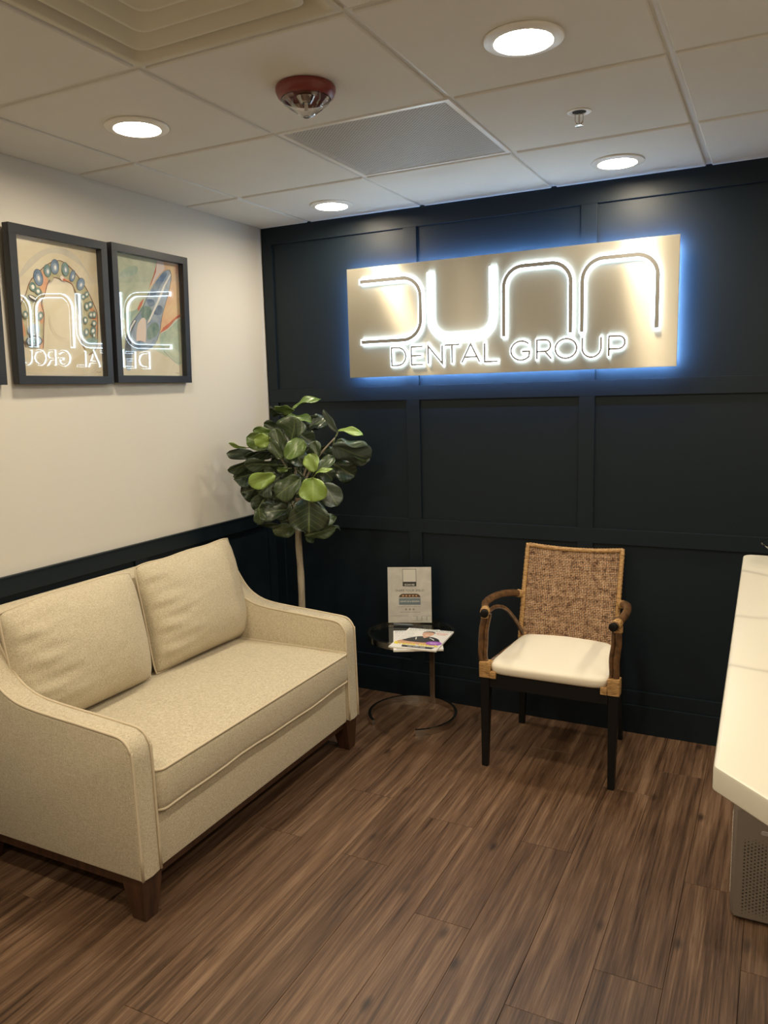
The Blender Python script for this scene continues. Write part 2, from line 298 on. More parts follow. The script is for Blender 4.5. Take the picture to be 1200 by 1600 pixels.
LEAVES = [  # last entry is the leaf tint; the grey tints have glossy sheen painted in
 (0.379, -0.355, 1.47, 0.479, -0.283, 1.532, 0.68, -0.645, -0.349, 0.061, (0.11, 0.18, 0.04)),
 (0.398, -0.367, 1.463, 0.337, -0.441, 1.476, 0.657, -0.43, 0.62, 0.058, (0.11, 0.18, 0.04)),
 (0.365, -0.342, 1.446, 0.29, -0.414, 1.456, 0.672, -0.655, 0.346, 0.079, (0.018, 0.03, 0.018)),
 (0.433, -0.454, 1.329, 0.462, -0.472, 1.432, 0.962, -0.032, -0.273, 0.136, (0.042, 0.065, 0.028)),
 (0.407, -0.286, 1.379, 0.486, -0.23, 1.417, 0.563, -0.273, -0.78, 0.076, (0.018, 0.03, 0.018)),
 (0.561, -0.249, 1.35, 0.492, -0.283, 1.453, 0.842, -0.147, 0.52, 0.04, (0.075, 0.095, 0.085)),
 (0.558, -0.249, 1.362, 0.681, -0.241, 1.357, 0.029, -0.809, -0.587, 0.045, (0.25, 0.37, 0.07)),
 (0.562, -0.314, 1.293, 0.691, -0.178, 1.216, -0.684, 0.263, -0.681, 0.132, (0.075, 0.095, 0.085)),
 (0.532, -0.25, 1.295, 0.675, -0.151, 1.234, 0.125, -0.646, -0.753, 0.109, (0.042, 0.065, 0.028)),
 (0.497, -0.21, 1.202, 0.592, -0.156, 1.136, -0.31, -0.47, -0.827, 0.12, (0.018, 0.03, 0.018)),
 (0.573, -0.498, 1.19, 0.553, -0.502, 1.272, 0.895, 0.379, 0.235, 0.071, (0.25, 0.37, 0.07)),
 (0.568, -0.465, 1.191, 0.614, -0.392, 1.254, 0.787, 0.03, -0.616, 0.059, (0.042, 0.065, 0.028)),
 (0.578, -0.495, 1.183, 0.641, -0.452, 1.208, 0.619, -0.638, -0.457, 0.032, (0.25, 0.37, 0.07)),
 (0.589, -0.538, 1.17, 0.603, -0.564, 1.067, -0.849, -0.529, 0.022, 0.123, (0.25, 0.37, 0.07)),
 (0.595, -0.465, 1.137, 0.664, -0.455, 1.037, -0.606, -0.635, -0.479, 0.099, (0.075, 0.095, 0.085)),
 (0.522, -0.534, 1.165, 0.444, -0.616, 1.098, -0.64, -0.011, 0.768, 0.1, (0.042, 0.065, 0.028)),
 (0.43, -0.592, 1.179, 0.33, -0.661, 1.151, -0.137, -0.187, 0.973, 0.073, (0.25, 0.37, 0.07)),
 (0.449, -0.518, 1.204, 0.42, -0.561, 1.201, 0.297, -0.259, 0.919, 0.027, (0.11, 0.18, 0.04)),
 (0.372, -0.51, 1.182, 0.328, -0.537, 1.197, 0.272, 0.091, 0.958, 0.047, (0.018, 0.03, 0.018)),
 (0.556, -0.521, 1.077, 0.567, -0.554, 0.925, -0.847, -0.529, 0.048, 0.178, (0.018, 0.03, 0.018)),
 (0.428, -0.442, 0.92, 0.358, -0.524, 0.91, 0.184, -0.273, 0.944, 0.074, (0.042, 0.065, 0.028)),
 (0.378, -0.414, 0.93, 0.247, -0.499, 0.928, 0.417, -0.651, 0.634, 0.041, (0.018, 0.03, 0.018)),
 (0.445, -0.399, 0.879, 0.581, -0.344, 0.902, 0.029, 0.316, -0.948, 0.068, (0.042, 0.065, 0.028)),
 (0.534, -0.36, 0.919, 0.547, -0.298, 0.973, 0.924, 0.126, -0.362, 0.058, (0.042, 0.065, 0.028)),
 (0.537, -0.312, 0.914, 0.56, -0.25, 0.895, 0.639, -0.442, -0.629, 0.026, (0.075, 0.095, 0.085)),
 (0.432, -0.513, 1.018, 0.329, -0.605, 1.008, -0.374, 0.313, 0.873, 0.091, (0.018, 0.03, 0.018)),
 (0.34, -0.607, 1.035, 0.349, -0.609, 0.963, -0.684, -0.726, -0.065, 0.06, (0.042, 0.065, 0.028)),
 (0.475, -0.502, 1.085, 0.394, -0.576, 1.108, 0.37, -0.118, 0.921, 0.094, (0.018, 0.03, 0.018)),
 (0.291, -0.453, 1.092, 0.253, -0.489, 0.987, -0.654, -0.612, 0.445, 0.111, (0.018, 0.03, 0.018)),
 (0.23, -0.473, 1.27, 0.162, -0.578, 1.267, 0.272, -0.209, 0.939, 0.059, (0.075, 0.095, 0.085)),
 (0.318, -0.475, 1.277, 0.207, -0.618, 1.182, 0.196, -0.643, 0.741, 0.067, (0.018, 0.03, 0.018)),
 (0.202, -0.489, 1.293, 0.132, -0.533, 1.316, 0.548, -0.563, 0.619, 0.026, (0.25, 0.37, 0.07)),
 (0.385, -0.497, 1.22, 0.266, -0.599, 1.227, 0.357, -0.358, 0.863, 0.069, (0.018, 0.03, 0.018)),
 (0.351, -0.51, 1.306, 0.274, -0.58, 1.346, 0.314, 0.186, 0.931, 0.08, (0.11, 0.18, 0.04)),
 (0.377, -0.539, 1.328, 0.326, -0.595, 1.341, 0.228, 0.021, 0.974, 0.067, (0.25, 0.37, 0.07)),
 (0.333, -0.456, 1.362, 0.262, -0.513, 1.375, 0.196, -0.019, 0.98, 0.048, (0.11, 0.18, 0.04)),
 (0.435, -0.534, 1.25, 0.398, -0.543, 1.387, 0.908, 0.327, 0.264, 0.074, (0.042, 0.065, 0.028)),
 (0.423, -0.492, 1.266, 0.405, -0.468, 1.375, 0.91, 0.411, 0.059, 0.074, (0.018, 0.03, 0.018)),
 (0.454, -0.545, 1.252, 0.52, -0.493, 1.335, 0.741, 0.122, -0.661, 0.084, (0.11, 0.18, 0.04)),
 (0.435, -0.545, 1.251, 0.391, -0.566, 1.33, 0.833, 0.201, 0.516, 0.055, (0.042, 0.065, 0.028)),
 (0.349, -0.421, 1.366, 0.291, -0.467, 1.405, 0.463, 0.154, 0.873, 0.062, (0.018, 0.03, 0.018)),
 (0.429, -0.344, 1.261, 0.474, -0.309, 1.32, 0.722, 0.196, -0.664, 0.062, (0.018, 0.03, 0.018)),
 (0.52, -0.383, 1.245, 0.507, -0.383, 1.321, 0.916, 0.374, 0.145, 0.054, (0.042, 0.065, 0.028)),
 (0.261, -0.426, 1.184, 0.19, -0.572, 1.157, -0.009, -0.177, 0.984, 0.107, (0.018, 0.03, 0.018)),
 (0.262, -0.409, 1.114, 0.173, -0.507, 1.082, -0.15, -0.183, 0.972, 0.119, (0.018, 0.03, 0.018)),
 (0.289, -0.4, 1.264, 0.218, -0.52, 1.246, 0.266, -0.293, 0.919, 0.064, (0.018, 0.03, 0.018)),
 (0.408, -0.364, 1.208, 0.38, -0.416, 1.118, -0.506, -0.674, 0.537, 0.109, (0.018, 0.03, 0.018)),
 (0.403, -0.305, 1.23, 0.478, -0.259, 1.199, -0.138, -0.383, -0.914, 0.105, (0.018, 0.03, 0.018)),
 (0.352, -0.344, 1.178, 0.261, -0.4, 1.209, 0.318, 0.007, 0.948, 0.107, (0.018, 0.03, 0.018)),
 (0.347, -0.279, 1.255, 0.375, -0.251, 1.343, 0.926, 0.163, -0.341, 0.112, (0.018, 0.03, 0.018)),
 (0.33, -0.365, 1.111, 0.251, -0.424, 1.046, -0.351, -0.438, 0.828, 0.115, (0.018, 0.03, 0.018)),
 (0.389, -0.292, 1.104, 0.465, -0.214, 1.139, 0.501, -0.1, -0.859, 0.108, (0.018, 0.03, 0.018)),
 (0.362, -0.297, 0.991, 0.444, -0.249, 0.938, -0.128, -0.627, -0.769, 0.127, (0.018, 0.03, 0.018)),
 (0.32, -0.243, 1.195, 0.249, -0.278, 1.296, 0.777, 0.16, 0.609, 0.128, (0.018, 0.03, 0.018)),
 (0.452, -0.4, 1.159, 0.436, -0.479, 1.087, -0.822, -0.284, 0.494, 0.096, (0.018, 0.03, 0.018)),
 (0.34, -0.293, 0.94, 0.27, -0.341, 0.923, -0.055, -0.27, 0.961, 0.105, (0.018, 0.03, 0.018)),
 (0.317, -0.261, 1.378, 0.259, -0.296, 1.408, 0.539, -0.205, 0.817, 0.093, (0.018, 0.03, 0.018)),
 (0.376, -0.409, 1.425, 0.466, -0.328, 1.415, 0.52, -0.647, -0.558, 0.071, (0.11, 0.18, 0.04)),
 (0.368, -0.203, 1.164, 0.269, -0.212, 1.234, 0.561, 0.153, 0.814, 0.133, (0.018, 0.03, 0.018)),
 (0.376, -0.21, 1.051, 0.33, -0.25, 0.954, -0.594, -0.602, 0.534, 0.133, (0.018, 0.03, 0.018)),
 (0.352, -0.442, 1.161, 0.281, -0.52, 1.087, -0.417, -0.394, 0.819, 0.103, (0.018, 0.03, 0.018)),
 (0.359, -0.389, 1.046, 0.315, -0.451, 0.963, -0.502, -0.541, 0.675, 0.107, (0.018, 0.03, 0.018)),
 (0.48, -0.341, 1.207, 0.55, -0.279, 1.134, -0.298, -0.566, -0.768, 0.091, (0.018, 0.03, 0.018)),
 (0.406, -0.417, 1.286, 0.468, -0.42, 1.214, -0.603, -0.634, -0.484, 0.089, (0.018, 0.03, 0.018)),
 (0.4, -0.353, 1.363, 0.468, -0.339, 1.301, -0.403, -0.691, -0.601, 0.087, (0.018, 0.03, 0.018)),
 (0.305, -0.418, 1.333, 0.406, -0.418, 1.273, -0.43, -0.534, -0.728, 0.097, (0.018, 0.03, 0.018)),
 (0.227, -0.434, 1.211, 0.177, -0.484, 1.161, -0.34, -0.48, 0.809, 0.086, (0.018, 0.03, 0.018)),
 (0.449, -0.259, 1.268, 0.509, -0.201, 1.222, -0.25, -0.425, -0.87, 0.092, (0.018, 0.03, 0.018)),
 (0.401, -0.274, 1.42, 0.459, -0.241, 1.377, -0.294, -0.521, -0.801, 0.072, (0.018, 0.03, 0.018)),
 (0.227, -0.416, 1.148, 0.16, -0.446, 1.06, -0.569, -0.542, 0.618, 0.106, (0.018, 0.03, 0.018)),
 (0.418, -0.366, 0.907, 0.475, -0.359, 0.846, -0.061, -0.984, -0.168, 0.064, (0.042, 0.065, 0.028)),
]

# ================================================================ FLOOR
bm = nb(); box(bm, (-.05, YB, -.06), (XR, .05, -.006)); floor = struct('floor', bm, mat('brown_subfloor', (.035,.02,.012), .8))
PW, PL, X0 = .1757, 1.21, .987
known = {-1: -1.34, 0: -.97, 1: -1.366, 2: -1.04, 3: -1.543, 4: -1.05, 5: -.559, 6: -1.552, 7: -1.06}
def plank_mesh(w_, ln):
    b = nb(); g = .0003
    x0, x1, y0, y1, c = g, w_-g, g, ln-g, .0007
    top = [b.verts.new(p) for p in ((x0+c,y0+c,0),(x1-c,y0+c,0),(x1-c,y1-c,0),(x0+c,y1-c,0))]
    lo = [b.verts.new(p) for p in ((x0,y0,-.0014),(x1,y0,-.0014),(x1,y1,-.0014),(x0,y1,-.0014))]
    bo = [b.verts.new((v.co.x, v.co.y, -.005)) for v in lo]
    b.faces.new(top)
    for A, B in ((lo, top), (bo, lo)):
        for i in range(4): b.faces.new((A[i], A[(i+1)%4], B[(i+1)%4], B[i]))
    me = bpy.data.meshes.new('plank'); b.to_mesh(me); b.free(); me.materials.append(M['plank']); return me
cache = {}
for c in range(-6, 21):
    xa, xb = X0+c*PW, X0+(c+1)*PW
    xa, xb = max(xa, 0), min(xb, XR)
    if xb-xa < .02: continue
    y = known.get(c, -random.uniform(.05, 1.15))
    while y < 0: y += PL
    while y > YB:
        hi, lo = min(y, 0), max(y-PL, YB); y -= PL
        if hi-lo < .02: continue
        key = (round(xb-xa, 4), round(hi-lo, 4))
        if key not in cache: cache[key] = plank_mesh(*key)
        o = bpy.data.objects.new('plank', cache[key]); COL.objects.link(o); o.parent = floor; o.location = (xa, lo, 0)

# ================================================================ CEILING
bm = nb(); box(bm, (-.05, YB, H+.14), (XR, .05, H+.2)); ceil = struct('ceiling', bm, M['plenum'])
T = .6096; GX, GY = .2992, -.5865
xs = [0]+[GX+i*T for i in range(8) if GX+i*T < XR]+[XR]
ys = [0]+[GY-j*T for j in range(10) if GY-j*T > YB]+[YB]
LIGHTS = [(1.825,-1.476), (.590,-1.484), (.576,-.267), (1.828,-.272), (3.06,-.27), (3.06,-1.48), (.59,-2.70), (1.83,-2.70), (3.06,-2.70), (.59,-3.92), (1.83,-3.92), (3.06,-3.92), (1.83,-5.1), (4.2,-2.70), (4.2,-1.2)]
tm = {}
def tile_mesh(w_, d_):
    b = nb(); g = .011; c = .0035
    r = [(g,g,.008),(g,g,.004),(g+c,g+c,0)]
    def ring(ins, z): return [b.verts.new(p) for p in ((ins,ins,z),(w_-ins,ins,z),(w_-ins,d_-ins,z),(ins,d_-ins,z))]
    R = [ring(.004,.018), ring(.004,.008), ring(g,.008), ring(g,.003), ring(g+c,0)]
    b.faces.new(R[0])
    for A, B in zip(R, R[1:]):
        for i in range(4): b.faces.new((A[i], A[(i+1)%4], B[(i+1)%4], B[i]))
    b.faces.new(R[-1][::-1]); bmesh.ops.recalc_face_normals(b, faces=b.faces)
    me = bpy.data.meshes.new('ceiling_tile'); b.to_mesh(me); b.free(); me.materials.append(M['tile']); return me
for i in range(len(xs)-1):
    for j in range(len(ys)-1):
        w_, d_ = xs[i+1]-xs[i], ys[j]-ys[j+1]
        if i == 2 and j in (1, 3): continue          # return grille, supply diffuser
        k = (round(w_, 4), round(d_, 4))
        if k not in tm: tm[k] = tile_mesh(*k)
        o = bpy.data.objects.new('ceiling_tile', tm[k]); COL.objects.link(o); o.parent = ceil; o.location = (xs[i], ys[j+1], H)
for x in xs[1:-1]:
    bm = nb(); box(bm, (x-.012, YB, H+.0085), (x+.012, 0, H+.02)); obj('ceiling_rail', bm, M['tbar'], ceil)
for y in ys[1:-1]:
    for a, b_ in zip(xs, xs[1:]):
        bm = nb(); box(bm, (a+.0121 if a else 0, y-.012, H+.0086), (b_-.0121, y+.012, H+.02)); obj('ceiling_rail', bm, M['tbar'], ceil)
bm = nb(); box(bm, (0,YB,H+.0068), (.02,0,H+.0084)); obj('edge_trim', bm, M['tbar'], ceil)
bm = nb(); box(bm, (.0201,-.02,H+.0068), (XR,0,H+.0084)); obj('edge_trim', bm, M['tbar'], ceil)

# ---- perforated return grille
gx0, gx1, gy0, gy1 = xs[2], xs[3], ys[2], ys[1]
t = thing('return_grille', 'square white perforated return air grille between the red alarm and the lit sign', 'air vent', ((gx0+gx1)/2, (gy0+gy1)/2, H))
bm = nb(); f_ = .020
for a, b_ in (((gx0+.004,gy0+.004),(gx1-.004,gy0+f_)), ((gx0+.004,gy1-f_),(gx1-.004,gy1-.004)), ((gx0+.004,gy0+f_),(gx0+f_,gy1-f_)), ((gx1-f_,gy0+f_),(gx1-.004,gy1-f_))):
    box(bm, (*a, H+.001), (*b_, H+.0084))
obj('grille_frame', bm, M['white_metal'], t)
bm = nb(); a0, a1, b0, b1 = gx0+f_, gx1-f_, gy0+f_, gy1-f_; W_ = a1-a0; pitch = .0132; nw = .0046
k = -W_
while k < W_:
    for sgn in (1, -1):
        # diagonal strip y = b0 + (x-a0)*sgn + offset, clipped to the opening
        if sgn == 1: xa, xb = max(0, -k), min(W_, W_-k); pa, pb = (xa, xa+k), (xb, xb+k)
        else: xa, xb = max(0, k), min(W_, W_+k); pa, pb = (xa, W_-xa+k), (xb, W_-xb+k)
        if xb-xa > .006:
            d = Vector((pb[0]-pa[0], pb[1]-pa[1])).normalized(); n_ = Vector((-d.y, d.x))*nw/2
            z0, z1 = (H+.0030, H+.0036) if sgn == 1 else (H+.0037, H+.0042)
            q = [Vector(pa)-n_, Vector(pb)-n_, Vector(pb)+n_, Vector(pa)+n_]
            prism(bm, [(a0+v.x, b0+v.y) for v in q], 'z', z0, z1)
    k += pitch
o = obj('perforated_sheet', bm, M['grille'], t); o['kind'] = 'stuff'
bm = nb(); box(bm, (gx0+.005, gy0+.005, H+.05), (gx1-.005, gy1-.005, H+.054)); obj('duct_opening', bm, M['plenum'], t)

# ---- stepped supply diffuser, top left of the photograph
dx0, dx1, dy0, dy1 = xs[2], xs[3], ys[4], ys[3]
t = thing('supply_diffuser', 'square cream stepped air diffuser in the ceiling, nested rounded rings, near the red alarm', 'air vent', ((dx0+dx1)/2, (dy0+dy1)/2, H))
def rrect(hw, r, n=6):
    out = []
    for cx_, cy_, a in ((1,1,0),(-1,1,90),(-1,-1,180),(1,-1,270)):
        for i in range(n+1):
            th = math.radians(a+90*i/n); out.append((cx_*(hw-r)+r*math.cos(th), cy_*(hw-r)+r*math.sin(th)))
    return out
def ringloft(bm, prof, c):
    """prof: list of (half width, corner radius, z)"""
    R = [[bm.verts.new((c[0]+x, c[1]+y, z)) for x, y in rrect(hw, r)] for hw, r, z in prof]
    for A, B in zip(R, R[1:]):
        n_ = len(A)
        for i in range(n_): bm.faces.new((A[i], A[(i+1)%n_], B[(i+1)%n_], B[i]))
dc = ((dx0+dx1)/2, (dy0+dy1)/2); hw = T/2
bm = nb(); ringloft(bm, [(hw-.003,.002,H+.0084),(hw-.003,.002,H+.003),(hw-.014,.015,H+.001),(hw-.024,.02,H+.003),(hw-.045,.03,H+.030),(hw-.05,.03,H+.034)], dc); obj('outer_frame', bm, M['diffuser'], t, True)
for q in (.060, .133, .206):
    bm = nb(); ringloft(bm, [(hw-q-.001,.03,H+.0105),(hw-q,.03,H+.0065),(hw-q-.004,.03,H+.0045),(hw-q-.012,.03,H+.0055),(hw-q-.062,.03,H+.036),(hw-q-.066,.03,H+.037)], dc); obj('ring', bm, M['diffuser'], t, True)
bm = nb(); ringloft(bm, [(hw-.276,.01,H+.010),(.004,.002,H+.010)], dc); obj('centre_plate', bm, M['diffuser'], t, True)
bm = nb(); box(bm, (dx0+.005, dy0+.005, H+.045), (dx1-.005, dy1-.005, H+.05)); obj('duct_opening', bm, M['diffuser'], t)

# ---- downlights
LL = {0: 'round white recessed downlight, largest, at the top of the photo right of the red alarm', 1: 'round white recessed downlight on the left, above the framed pictures',
      2: 'small round recessed downlight in the far left corner, left of the return grille', 3: 'round recessed downlight above the right half of the lit sign, beyond the sprinkler',
      4: 'recessed downlight over the end of the desk by the navy wall', 5: 'recessed downlight over the middle of the reception desk', 6: 'recessed downlight over the near end of the sofa',
      7: 'recessed downlight close to the viewer over the open floor', 8: 'recessed downlight over the near end of the desk', 9: 'recessed downlight by the cream wall behind the viewer',
      10: 'recessed downlight directly behind the viewer', 11: 'recessed downlight behind the viewer on the desk side', 12: 'recessed downlight nearest the rear wall', 13: 'recessed downlight by the right wall, near one', 14: 'recessed downlight by the right wall, far one'}
for i, (x, y) in enumerate(LIGHTS):
    t = thing('downlight', LL[i], 'ceiling light', (x, y, H), group='recessed downlights in the ceiling')
    bm = nb(); lathe(bm, [(.080,.004),(.096,.0),(.098,-.003),(.096,-.006),(.080,-.010),(.072,-.010),(.070,-.006),(.068,.0),(.068,.004)], (x,y,H)); obj('trim_ring', bm, M['white_metal'], t, True)
    bm = nb(); lathe(bm, [(.0675,-.0015),(.04,-.003),(0,-.0035)], (x,y,H)); obj('lens', bm, M['lens'], t, True)

# ---- fire alarm strobe
ax, ay = 1.212, -1.490
t = thing('fire_alarm', 'round red ceiling fire alarm strobe with a clear pointed lens', 'fire alarm', (ax, ay, H))
bm = nb(); lathe(bm, [(.070,0),(.080,-.001),(.083,-.006),(.083,-.014),(.077,-.028),(.069,-.033),(.066,-.031),(.063,-.024),(0,-.022)], (ax,ay,H)); obj('base', bm, M['red'], t, True)
bm = nb(); lathe(bm, [(.068,-.030),(.069,-.035),(.063,-.043),(.045,-.058),(.024,-.073),(.010,-.080),(0,-.0815),(0,-.080),(.010,-.0785),(.023,-.0715),(.044,-.0565),(.0615,-.042),(.0665,-.035),(.0655,-.030),(.068,-.030)], (ax,ay,H), 24); obj('clear_lens', bm, M['lens_clear'], t)
bm = nb(); lathe(bm, [(.024,-.0225),(.026,-.028),(.016,-.042),(.012,-.044),(0,-.042)], (ax,ay,H), 24); obj('reflector', bm, mat('strobe_reflector', (.35,.33,.32), .2, 1), t, True)
bm = nb(); lathe(bm, [(0,-.042),(.005,-.043),(.005,-.062),(.003,-.065),(0,-.066)], (ax,ay,H), 12); obj('strobe_tube', bm, M['white_metal'], t, True)
for s_ in (-1, 1):
    bm = nb(); tube(bm, [(ax+s_*.044, ay, H-.0225), (ax+s_*.044, ay, H-.040), (ax+s_*.032, ay+.004, H-.048)], .0025, 6)
    obj('bracket', bm, M['grille'], t)

# ---- sprinkler
sx_, sy_ = 1.825, -.888
t = thing('sprinkler', 'small sprinkler head hanging from the ceiling under a white ring', 'sprinkler', (sx_, sy_, H))
bm = nb(); lathe(bm, [(.030,0),(.0365,-.0005),(.0365,-.002),(.034,-.003),(.0225,-.0015),(.021,0)], (sx_,sy_,H)); obj('escutcheon', bm, M['white_metal'], t, True)
bm = nb(); lathe(bm, [(.0212,-.0005),(0,-.0005)], (sx_,sy_,H)); obj('recess_shade', bm, M['plenum'], t)  # flat disc, the shade inside the sprinkler recess put into its dark colour
bm = nb()
for s_ in (-1, 1): tube(bm, smooth_path([(sx_+s_*.011, sy_, H-.001), (sx_+s_*.012, sy_, H-.026), (sx_+s_*.004, sy_, H-.036)], 4), .0018, 6)
tube(bm, [(sx_, sy_, H-.001), (sx_, sy_, H-.036)], .0028, 8)
obj('frame_arm', bm, M['chrome'], t, True)
bm = nb(); lathe(bm, [(0,-.036),(.006,-.036),(.013,-.039),(.013,-.041),(.004,-.042),(0,-.042)], (sx_,sy_,H), 16); obj('deflector', bm, M['chrome'], t)

# ================================================================ WALLS
bm = nb(); box(bm, (-.1, 0, 0), (XR, .1, H+.05)); wb = struct('wall_back', bm, M['navy'])
bm = nb(); box(bm, (-.1, YB, 0), (0, 0, H+.05)); wl = struct('wall_left', bm, M['cream_wall'])
bm = nb(); box(bm, (XR, YB, 0), (XR+.1, .1, H+.05)); struct('wall_right', bm, M['cream_wall'])
bm = nb(); box(bm, (-.1, YB-.1, 0), (XR+.1, YB, H+.05)); struct('wall_rear', bm, M['cream_wall'])
TH = .012
def rail(z0, z1, x0=.0, x1=XR, th=TH): 
    b = nb(); box(b, (x0, -th, z0), (x1, .0005, z1), 0, .0015); obj('rail', b, M['navy'], wb)
RZ = [(.1301, .192), (.850, .916), (1.494, 1.562), (2.288, H+.006)]
for a, b_ in RZ: rail(a, b_, 0.012)
for a, b_ in ((.192,.850),(.916,1.494),(1.562,2.288)):
    for x0, x1 in ((.012,.066),(.806,.874),(1.634,1.701),(2.461,2.528),(3.288,3.355),(4.115,4.182)):
        b = nb(); box(b, (x0, -TH, a), (x1, .0005, b_), 0, .0012); obj('stile', b, M['navy'], wb)
b = nb(); box(b, (.014, -.020, 0), (XR, .0005, .1295), 0, .003); struct('baseboard_back', b, M['navy'])
# left wall wainscot
b = nb(); box(b, (-.0005, YB, 0.002), (.004, -.0005, .918)); obj('wainscot_panel', b, M['navy'], wl)
b = nb(); box(b, (0.003, YB, .858), (.016, -.0121, .920), 0, .0012); obj('rail', b, M['navy'], wl)
b = nb(); box(b, (-.0005, YB, .9201), (.018, -.0121, .927), 0, .0012); obj('cap_rail', b, M['navy'], wl)
b = nb(); box(b, (0.003, YB, .1301), (.014, -.0121, .192), 0, .0012); obj('rail', b, M['navy'], wl)
for y in (-.08, -1.05, -2.02, -2.99, -3.96, -4.93):
    b = nb(); box(b, (0.003, y, .192), (.014, y+.066, .858), 0, .0012); obj('stile', b, M['navy'], wl)
b = nb(); box(b, (-.0005, YB, 0), (.020, -.0201, .1295), 0, .003); struct('baseboard_left', b, M['navy'])

# ================================================================ SIGN
t = thing('wall_sign', 'large backlit brushed steel sign reading DUNN DENTAL GROUP on the navy wall', 'sign', (1.283, -.06, 1.864))
SX0, SX1, SZ0, SZ1 = .531, 2.036, 1.607, 2.119
bm = nb(); box(bm, (SX0, -.066, SZ0), (SX1, -.060, SZ1), 0, .001); obj('panel', bm, M['steel'], t)
bm = nb(); i_ = .020
for a, b_ in (((SX0+i_, SZ1-i_-.01),(SX1-i_, SZ1-i_)), ((SX0+i_, SZ0+i_),(SX1-i_, SZ0+i_+.01)), ((SX0+i_, SZ0+i_+.012),(SX0+i_+.01, SZ1-i_-.012)), ((SX1-i_-.01, SZ0+i_+.012),(SX1-i_, SZ1-i_-.012))):
    box(bm, (a[0], -.0595, a[1]), (b_[0], -.050, b_[1]))
    for f in bm.faces:
        if all(abs(v.co.y+.050) < 1e-5 for v in f.verts): f.material_index = 1
obj('led_strip', bm, [M['dark_plastic'], M['strip']], t)
for x in (.62, 1.28, 1.95):
    for z in (1.70, 2.03):
        bm = nb(); tube(bm, [(x, -.0595, z), (x, -.0125 if z < 1.9 else .0, z)], .008, 12); obj('standoff', bm, M['chrome'], t)
def letter(strokes, wd, ext_g, name='letter', faces=M['letter_face'], y0=-.0665, yg=-.0765, yf=-.0785, grow=.0075):
    b = nb()
    for s_ in strokes: stroke(b, s_, wd+grow, y0, yg, ext_g)
    g = obj(name, b, M['letter_glow'], t)
    b = nb()
    for k_, s_ in enumerate(strokes): stroke(b, s_, wd, yg-.0002, yf-.00015*k_)
    obj('letter_face', b, faces, g)
BT, BB = 2.055, 1.772
def bigN(xa, xb): return [(xa, 1.762)]+arc(xa+.085, BT-.085, .085, .085, 180, 90, 10)+arc(xb-.085, BT-.085, .085, .085, 90, 0, 10)+[(xb, 1.762)]
letter([[(.606, 2.053)]+arc(.828, 1.965, .090, .088, 90, 0, 10)+arc(.828, 1.861, .090, .088, 0, -90, 10)+[(.606, 1.773)]], .017, .004)
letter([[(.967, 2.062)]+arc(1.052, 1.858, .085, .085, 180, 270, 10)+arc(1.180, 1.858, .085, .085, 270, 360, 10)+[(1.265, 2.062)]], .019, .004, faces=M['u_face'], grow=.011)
letter([bigN(1.316, 1.609)], .017, .004)
letter([bigN(1.657, 1.957)], .017, .004)
z0, z1 = 1.657, 1.739; zm = (z0+z1)/2; hh = (z1-z0)/2
SM = [
 [[(.764,z0),(.764,z1)]+[(.795,z1)]+arc(.797, zm, .041, hh, 85, -85, 10)+[(.795,z0),(.764,z0)]],
 [[(.926,z1),(.867,z1),(.867,z0),(.926,z0)], [(.867,zm),(.918,zm)]],
 [[(.952,z0),(.952,z1),(1.022,z0),(1.022,z1)]],
 [[(1.034,z1),(1.106,z1)], [(1.070,z1),(1.070,z0)]],
 [[(1.117,z0),(1.160,z1),(1.203,z0)], [(1.131,z0+.024),(1.189,z0+.024)]],
 [[(1.226,z1),(1.226,z0),(1.288,z0)]],
 [arc(1.394, zm, .046, hh, 42, 318, 16)+[(1.432, zm-.004),(1.396, zm-.004)]],
 [[(1.464,z0),(1.464,z1),(1.498,z1)]+arc(1.500, z1-.0245, .024, .0245, 80, -80, 8)+[(1.498, z1-.049),(1.464, z1-.049)], [(1.500,z1-.049),(1.528,z0)]],
 [arc(1.590, zm, .046, hh, 0, 360, 24)],
 [[(1.659,z1)]+arc(1.698, z0+.038, .039, .038, 180, 360, 12)+[(1.737,z1)]],
 [[(1.769,z0),(1.769,z1),(1.806,z1)]+arc(1.808, z1-.026, .026, .026, 80, -80, 8)+[(1.806, z1-.052),(1.769, z1-.052)]],
]
for L_ in SM: letter(L_, .0088, .003, yg=-.0735, yf=-.0755, grow=.0036)

# ================================================================ PICTURES
def picture(y0, y1, z0, z1, label, paint):
    t = thing('framed_picture', label, 'picture', (.002, (y0+y1)/2, z0)); dx = 0
    bw = .030; D = .032
    b = nb()
    for a, c in (((y0,z0),(y1,z0+bw)), ((y0,z1-bw),(y1,z1)), ((y0,z0+bw),(y0+bw,z1-bw)), ((y1-bw,z0+bw),(y1,z1-bw))):
        box(b, (.001, a[0], a[1]), (D, c[0], c[1]), 0, .0008)
    obj('frame', b, M['frame'], t)
    ya, yb_, za, zb = y0+bw, y1-bw, z0+bw, z1-bw
    b = nb(); paint(b, ya, yb_, za, zb)
    obj('art_print', b, ARTM, t)
    b = nb(); box(b, (.0200, ya+.0003, za+.0003), (.0215, yb_-.0003, zb-.0003)); obj('glass_pane', b, M['pane'], t)
    t.location.x = .005; t.rotation_euler = (0, .030, .013)      # hangs from a wire, leaning out at the top
def wash(name, c1, c2, sc=9):
    m = mat(name, c1, .8); v = tcoord(m, 'Object')
    setc(m, ramp(m, tnoise(m, v, sc, 5, .6, .8), [(.35, c1), (.65, c2)])); return m
